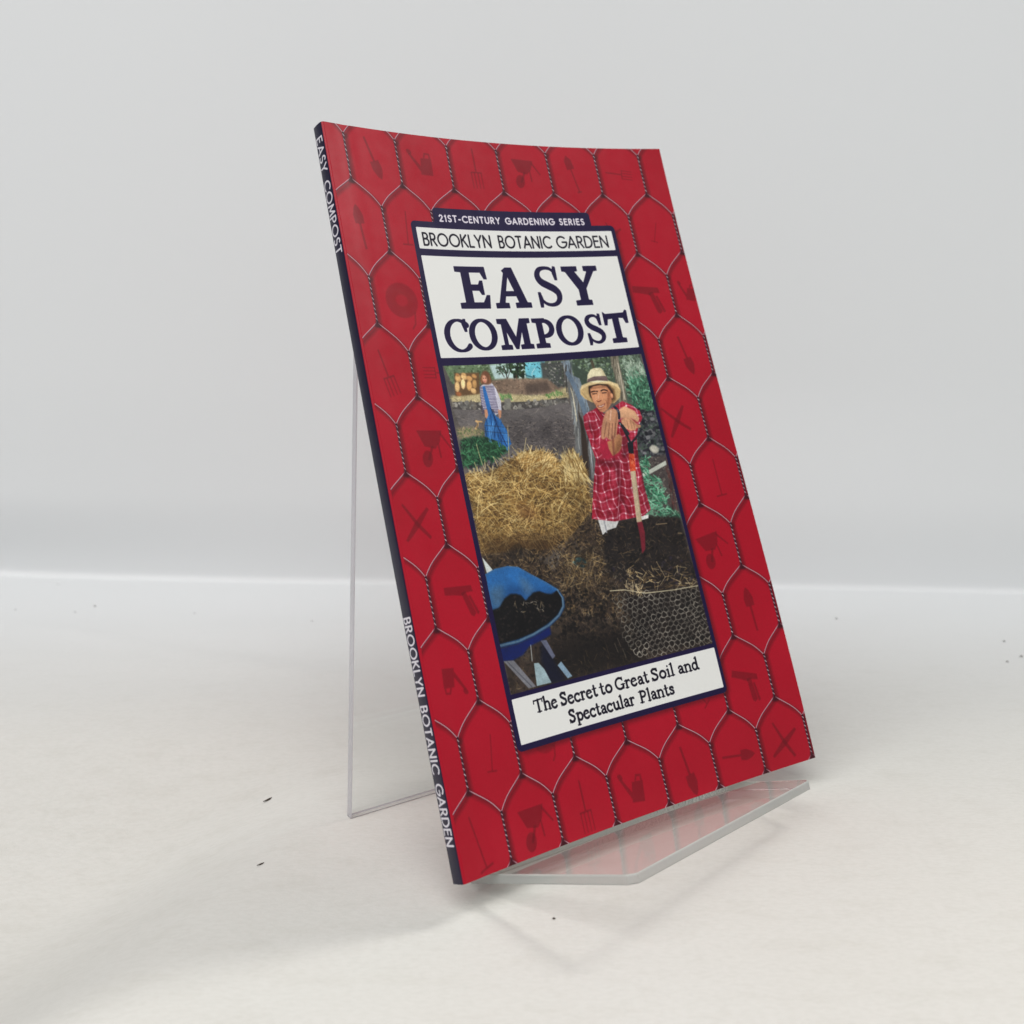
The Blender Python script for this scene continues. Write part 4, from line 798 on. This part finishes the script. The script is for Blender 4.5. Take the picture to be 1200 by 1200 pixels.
# ------------------------------------------------------------------ the cloth sweep: table part, crease, wall part
def smooth(a, b, x):
    t = min(max((x - a) / (b - a), 0), 1); return t * t * (3 - 2 * t)
_rng = random.Random(4)
FOLDS = [(_rng.uniform(-.4, .4), _rng.uniform(.25, .62), _rng.uniform(-.5, .5), _rng.uniform(.008, .02), _rng.uniform(.0004, .0012)) for _ in range(18)]
def cloth_z(x, y):
    away = smooth(.09, .18, math.hypot(x - .03, y - .38))
    d = (x + .095) * .955 - (y - .368) * .295        # a slack step added to the cloth to shade its near left
    z = -.023 * (1 - smooth(-.045, .03, d)) * smooth(-.42, -.12, d) * (1 - smooth(.36, .47, y))
    z += .0008 * sin(x * 21 + y * 9) * sin(y * 17 - x * 6) * away
    for fx, fy, an, wd, am in FOLDS:
        u = (x - fx) * cos(an) + (y - fy) * sin(an); v = -(x - fx) * sin(an) + (y - fy) * cos(an)
        z += am * math.exp(-(v / wd) ** 2 - (u / .12) ** 2) * away
    return z
def make_sweep():
    xs = np.linspace(-.62, .5, 130)
    V = []; F = []
    rows = []
    for s in np.concatenate([np.linspace(-.62, -.06, 150), np.linspace(-.056, 0, 22)]): rows.append((s, 0.0, 'floor'))
    R0 = .0035
    for k in range(1, 9): rows.append((R0 * sin(radians(90 * k / 8)), R0 * (1 - cos(radians(90 * k / 8))), 'cove'))
    for h in np.concatenate([np.linspace(.006, .12, 34), np.linspace(.13, .41, 36)]): rows.append((R0, h, 'wall'))
    for s, h, kind in rows:
        for x in xs:
            yc = .668 - .062 * x + .004 * sin(x * 9) - (.012 * smooth(-.02, .5, x)) + .05 * x * x
            y = yc + s; z = h
            if kind != 'wall':
                fade = smooth(0, .05, -s)
                z += cloth_z(x, y) * fade
                z += .0004 * math.exp(-((s + .012) / .012) ** 2)   # the soft ridge where the cloth turns up
            else:
                w = smooth(0, .12, h)
                y += -(.0045 + .008 * smooth(-.1, -.45, x)) * smooth(0, .05, h) + .012 * smooth(.05, .4, h) + w * (.007 * sin(x * 5 + 1.0 + h * 1.3) + .004 * sin(x * 11 + h * 3))
            V.append((float(x), float(y), float(z)))
    n = len(xs)
    for r in range(len(rows) - 1):
        for c in range(n - 1): a = r * n + c; F.append((a, a + 1, a + n + 1, a + n))
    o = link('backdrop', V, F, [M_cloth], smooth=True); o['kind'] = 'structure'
    return o
make_sweep()

# ------------------------------------------------------------------ the book
SPINE_R = .1
_arc = [(-SPINE_R * sin(radians(t)), SPINE_R * (1 - cos(radians(t)))) for t in (0, 18, 36, 54, 72, 90)]   # (u, n) from the cover's edge round to the spine
_prof = _arc + [(-SPINE_R - .012 * sin(pi * k / 5), SPINE_R + (THICK - 2 * SPINE_R) * k / 5) for k in range(1, 5)] + [(u, THICK - n) for u, n in _arc[::-1]]
_len = [0]
for a_, b_ in zip(_prof, _prof[1:]): _len.append(_len[-1] + math.hypot(b_[0] - a_[0], b_[1] - a_[1]))
SPINE_G = _len[-1]; SPINE_MID = SPINE_G / 2
M_cover = printed('laminated_cover', make_cover_print()); M_spine = printed('laminated_spine', make_spine_print())
book_root = empty('book', book_pt(CW / 2, CH, THICK))
tag(book_root, 'thin red paperback gardening book leaning on the clear acrylic stand', 'book')
BO = tuple(book_root.location)
def cover_sheet(name, n_off, mat_, sign, NU=56, NV=60, th=.028, mu=0.0):
    """a bowed card; sign -1 = outer face towards the camera"""
    V = []; UV = []; F = []; MI = []
    for lay in (0, 1):
        for j in range(NV + 1):
            for i in range(NU + 1):
                u = CW * i / NU; v = CH * j / NV
                V.append(book_pt(u, v, bow(u, v) + n_off + (th * lay))); UV.append((i / NU, 1 - j / NV))
    n1 = (NU + 1) * (NV + 1)
    for lay in (0, 1):
        for j in range(NV):
            for i in range(NU):
                a = lay * n1 + j * (NU + 1) + i; f = (a, a + 1, a + NU + 2, a + NU + 1)
                F.append(f if lay else f[::-1]); MI.append(0 if lay == (0 if sign < 0 else 1) else 1)
    rim = [i for i in range(NU + 1)] + [j * (NU + 1) + NU for j in range(1, NV + 1)] + [NV * (NU + 1) + i for i in range(NU - 1, -1, -1)] + [j * (NU + 1) for j in range(NV - 1, 0, -1)]
    for a, b_ in zip(rim, rim[1:] + rim[:1]): F.append((a, b_, b_ + n1, a + n1)); MI.append(1)
    return link(name, V, F, [mat_, M_white], book_root, UV, MI, True, BO)
M_back, nt, b = mat('laminated_back', (.42, .01, .02), .35)
fc = cover_sheet('front_cover', 0, M_cover, -1)
bc = cover_sheet('back_cover', THICK - .028, M_back, 1)
for o_ in (fc, bc):
    md = o_.modifiers.new('edges', 'EDGE_SPLIT'); md.split_angle = radians(40)
V = []; UV = []; F = []; NV = 60
for j in range(NV + 1):
    v = CH * j / NV
    for (u, n), l in zip(_prof, _len): V.append(book_pt(u, v, n + bow(0, v))); UV.append((1 - l / SPINE_G, 1 - j / NV))
m_ = len(_prof)
for j in range(NV):
    for i in range(m_ - 1): a = j * m_ + i; F.append((a, a + 1, a + m_ + 1, a + m_))
link('spine', V, F, [M_spine], book_root, UV, None, True, BO)
# page block, fore edge a touch inside the covers
V = []; F = []; NU, NV, NL = 40, 30, 2
def pb(i, j, k):
    u = -.06 + (CW - .03 + .06) * i / NU; v = .02 + (CH - .04) * j / NV
    return book_pt(u, v, bow(u, v) + .029 + (THICK - .058) * k)
for k in (0, 1):
    for j in range(NV + 1):
        for i in range(NU + 1): V.append(pb(i, j, k))
n1 = (NU + 1) * (NV + 1)
for k in (0, 1):
    for j in range(NV):
        for i in range(NU): a = k * n1 + j * (NU + 1) + i; f = (a, a + 1, a + NU + 2, a + NU + 1); F.append(f if k else f[::-1])
rim = [i for i in range(NU + 1)] + [j * (NU + 1) + NU for j in range(1, NV + 1)] + [NV * (NU + 1) + i for i in range(NU - 1, -1, -1)] + [j * (NU + 1) for j in range(NV - 1, 0, -1)]
for a, b_ in zip(rim, rim[1:] + rim[:1]): F.append((a, b_, b_ + n1, a + n1))
link('page_block', V, F, [M_paper], book_root, origin=BO)

# ------------------------------------------------------------------ the acrylic stand: back panel, front ledge, rear leg, bent from one sheet
SH = .27                       # sheet thickness, cm
NP = 1.25                      # front face of the back panel (distance behind the cover plane)
UL, UR = .05, 11.2
LT = radians(4.0)
def ledge_top(n): return CH + .03 + (NP - n) * math.tan(LT)
stand_root = empty('book_stand', book_pt(UL + 5.5, ledge_top(NP) + SH, NP))
SO = tuple(stand_root.location)
tag(stand_root, 'clear acrylic easel stand holding the red book on its tapered front ledge', 'book stand')
def plate(name, top, bot, parent, bev=.0004, edge=None):
    """top and bot: matching rings of (u, v, n)"""
    k = len(top); V = [book_pt(*p) for p in top] + [book_pt(*p) for p in bot]
    F = [tuple(range(k)), tuple(range(2 * k - 1, k - 1, -1))]; MI = [0, 0]
    for i in range(k): j = (i + 1) % k; F.append((i, i + k, j + k, j)); MI.append(2 if edge and i == 2 else 1)
    o = link(name, V, F, [M_acr, edge or M_acre, M_acrb], parent, None, MI, False, SO)
    import bmesh
    bm = bmesh.new(); bm.from_mesh(o.data); bmesh.ops.recalc_face_normals(bm, faces=bm.faces)
    bmesh.ops.bevel(bm, geom=[e for e in bm.edges], offset=bev, segments=2, profile=.5, affect='EDGES', clamp_overlap=True, material=1)
    bm.to_mesh(o.data); bm.free()
    return o
LEDGE = [(0.85, 1.25), (2.663, -3.68), (2.925, -3.865), (12.215, -1.722), (12.341, -1.521), (11.405, 1.25)]
top = [(u, ledge_top(n), n) for u, n in LEDGE]
bot = [(u, ledge_top(n) + SH, n) for u, n in LEDGE]
plate('front_ledge', top, bot, stand_root)
VT, UT, UB = 6.797, 0.631, .85
top = [(UT, VT, NP), (UR, VT, NP), (UR, CH + .0, NP), (UB, CH + .0, NP)]
plate('back_panel', top, [(u, v, n + SH) for u, v, n in top], stand_root)
GU, GV, GN = 0.239, 21.522, 6.994            # foot of the rear leg
dn = np.array([GV - VT, GN - (NP + SH)]); dn /= np.linalg.norm(dn); off = np.array([-dn[1], dn[0]]) * SH
top = [(UT, VT, NP + SH), (UR, VT, NP + SH), (UR, GV, GN), (GU, GV, GN)]
plate('rear_leg', top, [(u, v + off[0], n + off[1]) for u, v, n in top], stand_root, edge=M_acrp)

# ------------------------------------------------------------------ crumbs on the cloth
def sliver(name, x, y, length, width, ang, label, z=.0004):
    V = []; F = []; n = 7
    for i in range(n):
        t = i / (n - 1); w = width * (math.sin(pi * min(max(t, .06), .94)) ** .6) / 2; bend = .12 * length * (t - .5) ** 2 * 4
        for k in range(6):
            a = 2 * pi * k / 6; px, py = (t - .5) * length, w * cos(a) + bend
            V.append((px * cos(ang) - py * sin(ang), px * sin(ang) + py * cos(ang), w * .7 * sin(a) + w * .7))
    for i in range(n - 1):
        for k in range(6): a = i * 6 + k; b_ = i * 6 + (k + 1) % 6; F.append((a, b_, b_ + 6, a + 6))
    F += [tuple(range(5, -1, -1)), tuple((n - 1) * 6 + k for k in range(6))]
    o = link(name, V, F, [M_bark], smooth=True); o.location = (x, y, cloth_z(x, y)); tag(o, label, 'crumb'); return o
sliver('bark_sliver', -.0845, .405, .0042, .0008, .95, 'longer dark bark sliver on the white cloth left of the stand')
sliver('bark_sliver', -.0757, .3505, .0026, .0005, .8, 'short thin dark sliver on the cloth below the longer sliver')
def speck(x, y, r, label, group):
    rg = random.Random(int(x * 1e5)); V = [(0, 0, r)]; F = []
    for i, (zz, rr) in enumerate(((.6, .7), (0.0, 1.0))):
        for k in range(6): a = pi / 3 * k + .3 * i; q = rr * rg.uniform(.6, 1.2) * r; V.append((q * cos(a) * 1.5, q * sin(a), zz * r * .6))
    for k in range(6): F.append((0, 1 + k, 1 + (k + 1) % 6)); F.append((1 + k, 7 + k, 7 + (k + 1) % 6, 1 + (k + 1) % 6))
    o = link('speck', V, F, [M_bark if group is None else M_dust], smooth=True); o.location = (x, y, cloth_z(x, y) + .0002); tag(o, label, 'speck', group)
for x, y, k, lab in [(-0.258, 0.6698, 't', 'farthest back of the grey dirt specks at the far left of the cloth'), (-0.229, 0.6169, 't', 'small grey speck in front of the farthest-back one at far left'), (-0.2226, 0.6281, 'm', 'largest grey speck of the far left cluster on the cloth'), (-0.2616, 0.6201, 's', 'faint speck on the cloth closest to the left edge of the picture'), (-0.166, 0.6153, 's', 'lone faint speck midway between the left edge and the clear stand'), (-0.1011, 0.5956, 's', 'faint speck just left of the clear stand upright edge'), (0.1658, 0.6016, 'm', 'faint flat speck right of the red book, below the backdrop crease'), (0.2378, 0.5676, 'm', 'rearmost of the three grey specks near the right edge'), (0.226, 0.536, 'm', 'nearest of the three grey specks near the right edge'), (0.2362, 0.5445, 'm', 'grey speck cut by the right edge of the picture'), (0.0115, 0.3192, 't', 'tiny dark speck on the cloth in front of the clear front ledge')]:
    r = {'s': .00035, 'm': .0006, 't': .0004, 'd': .00025}[k]
    speck(x, y, r, lab, None if 'dark' in lab else 'grey dirt specks on the white cloth')
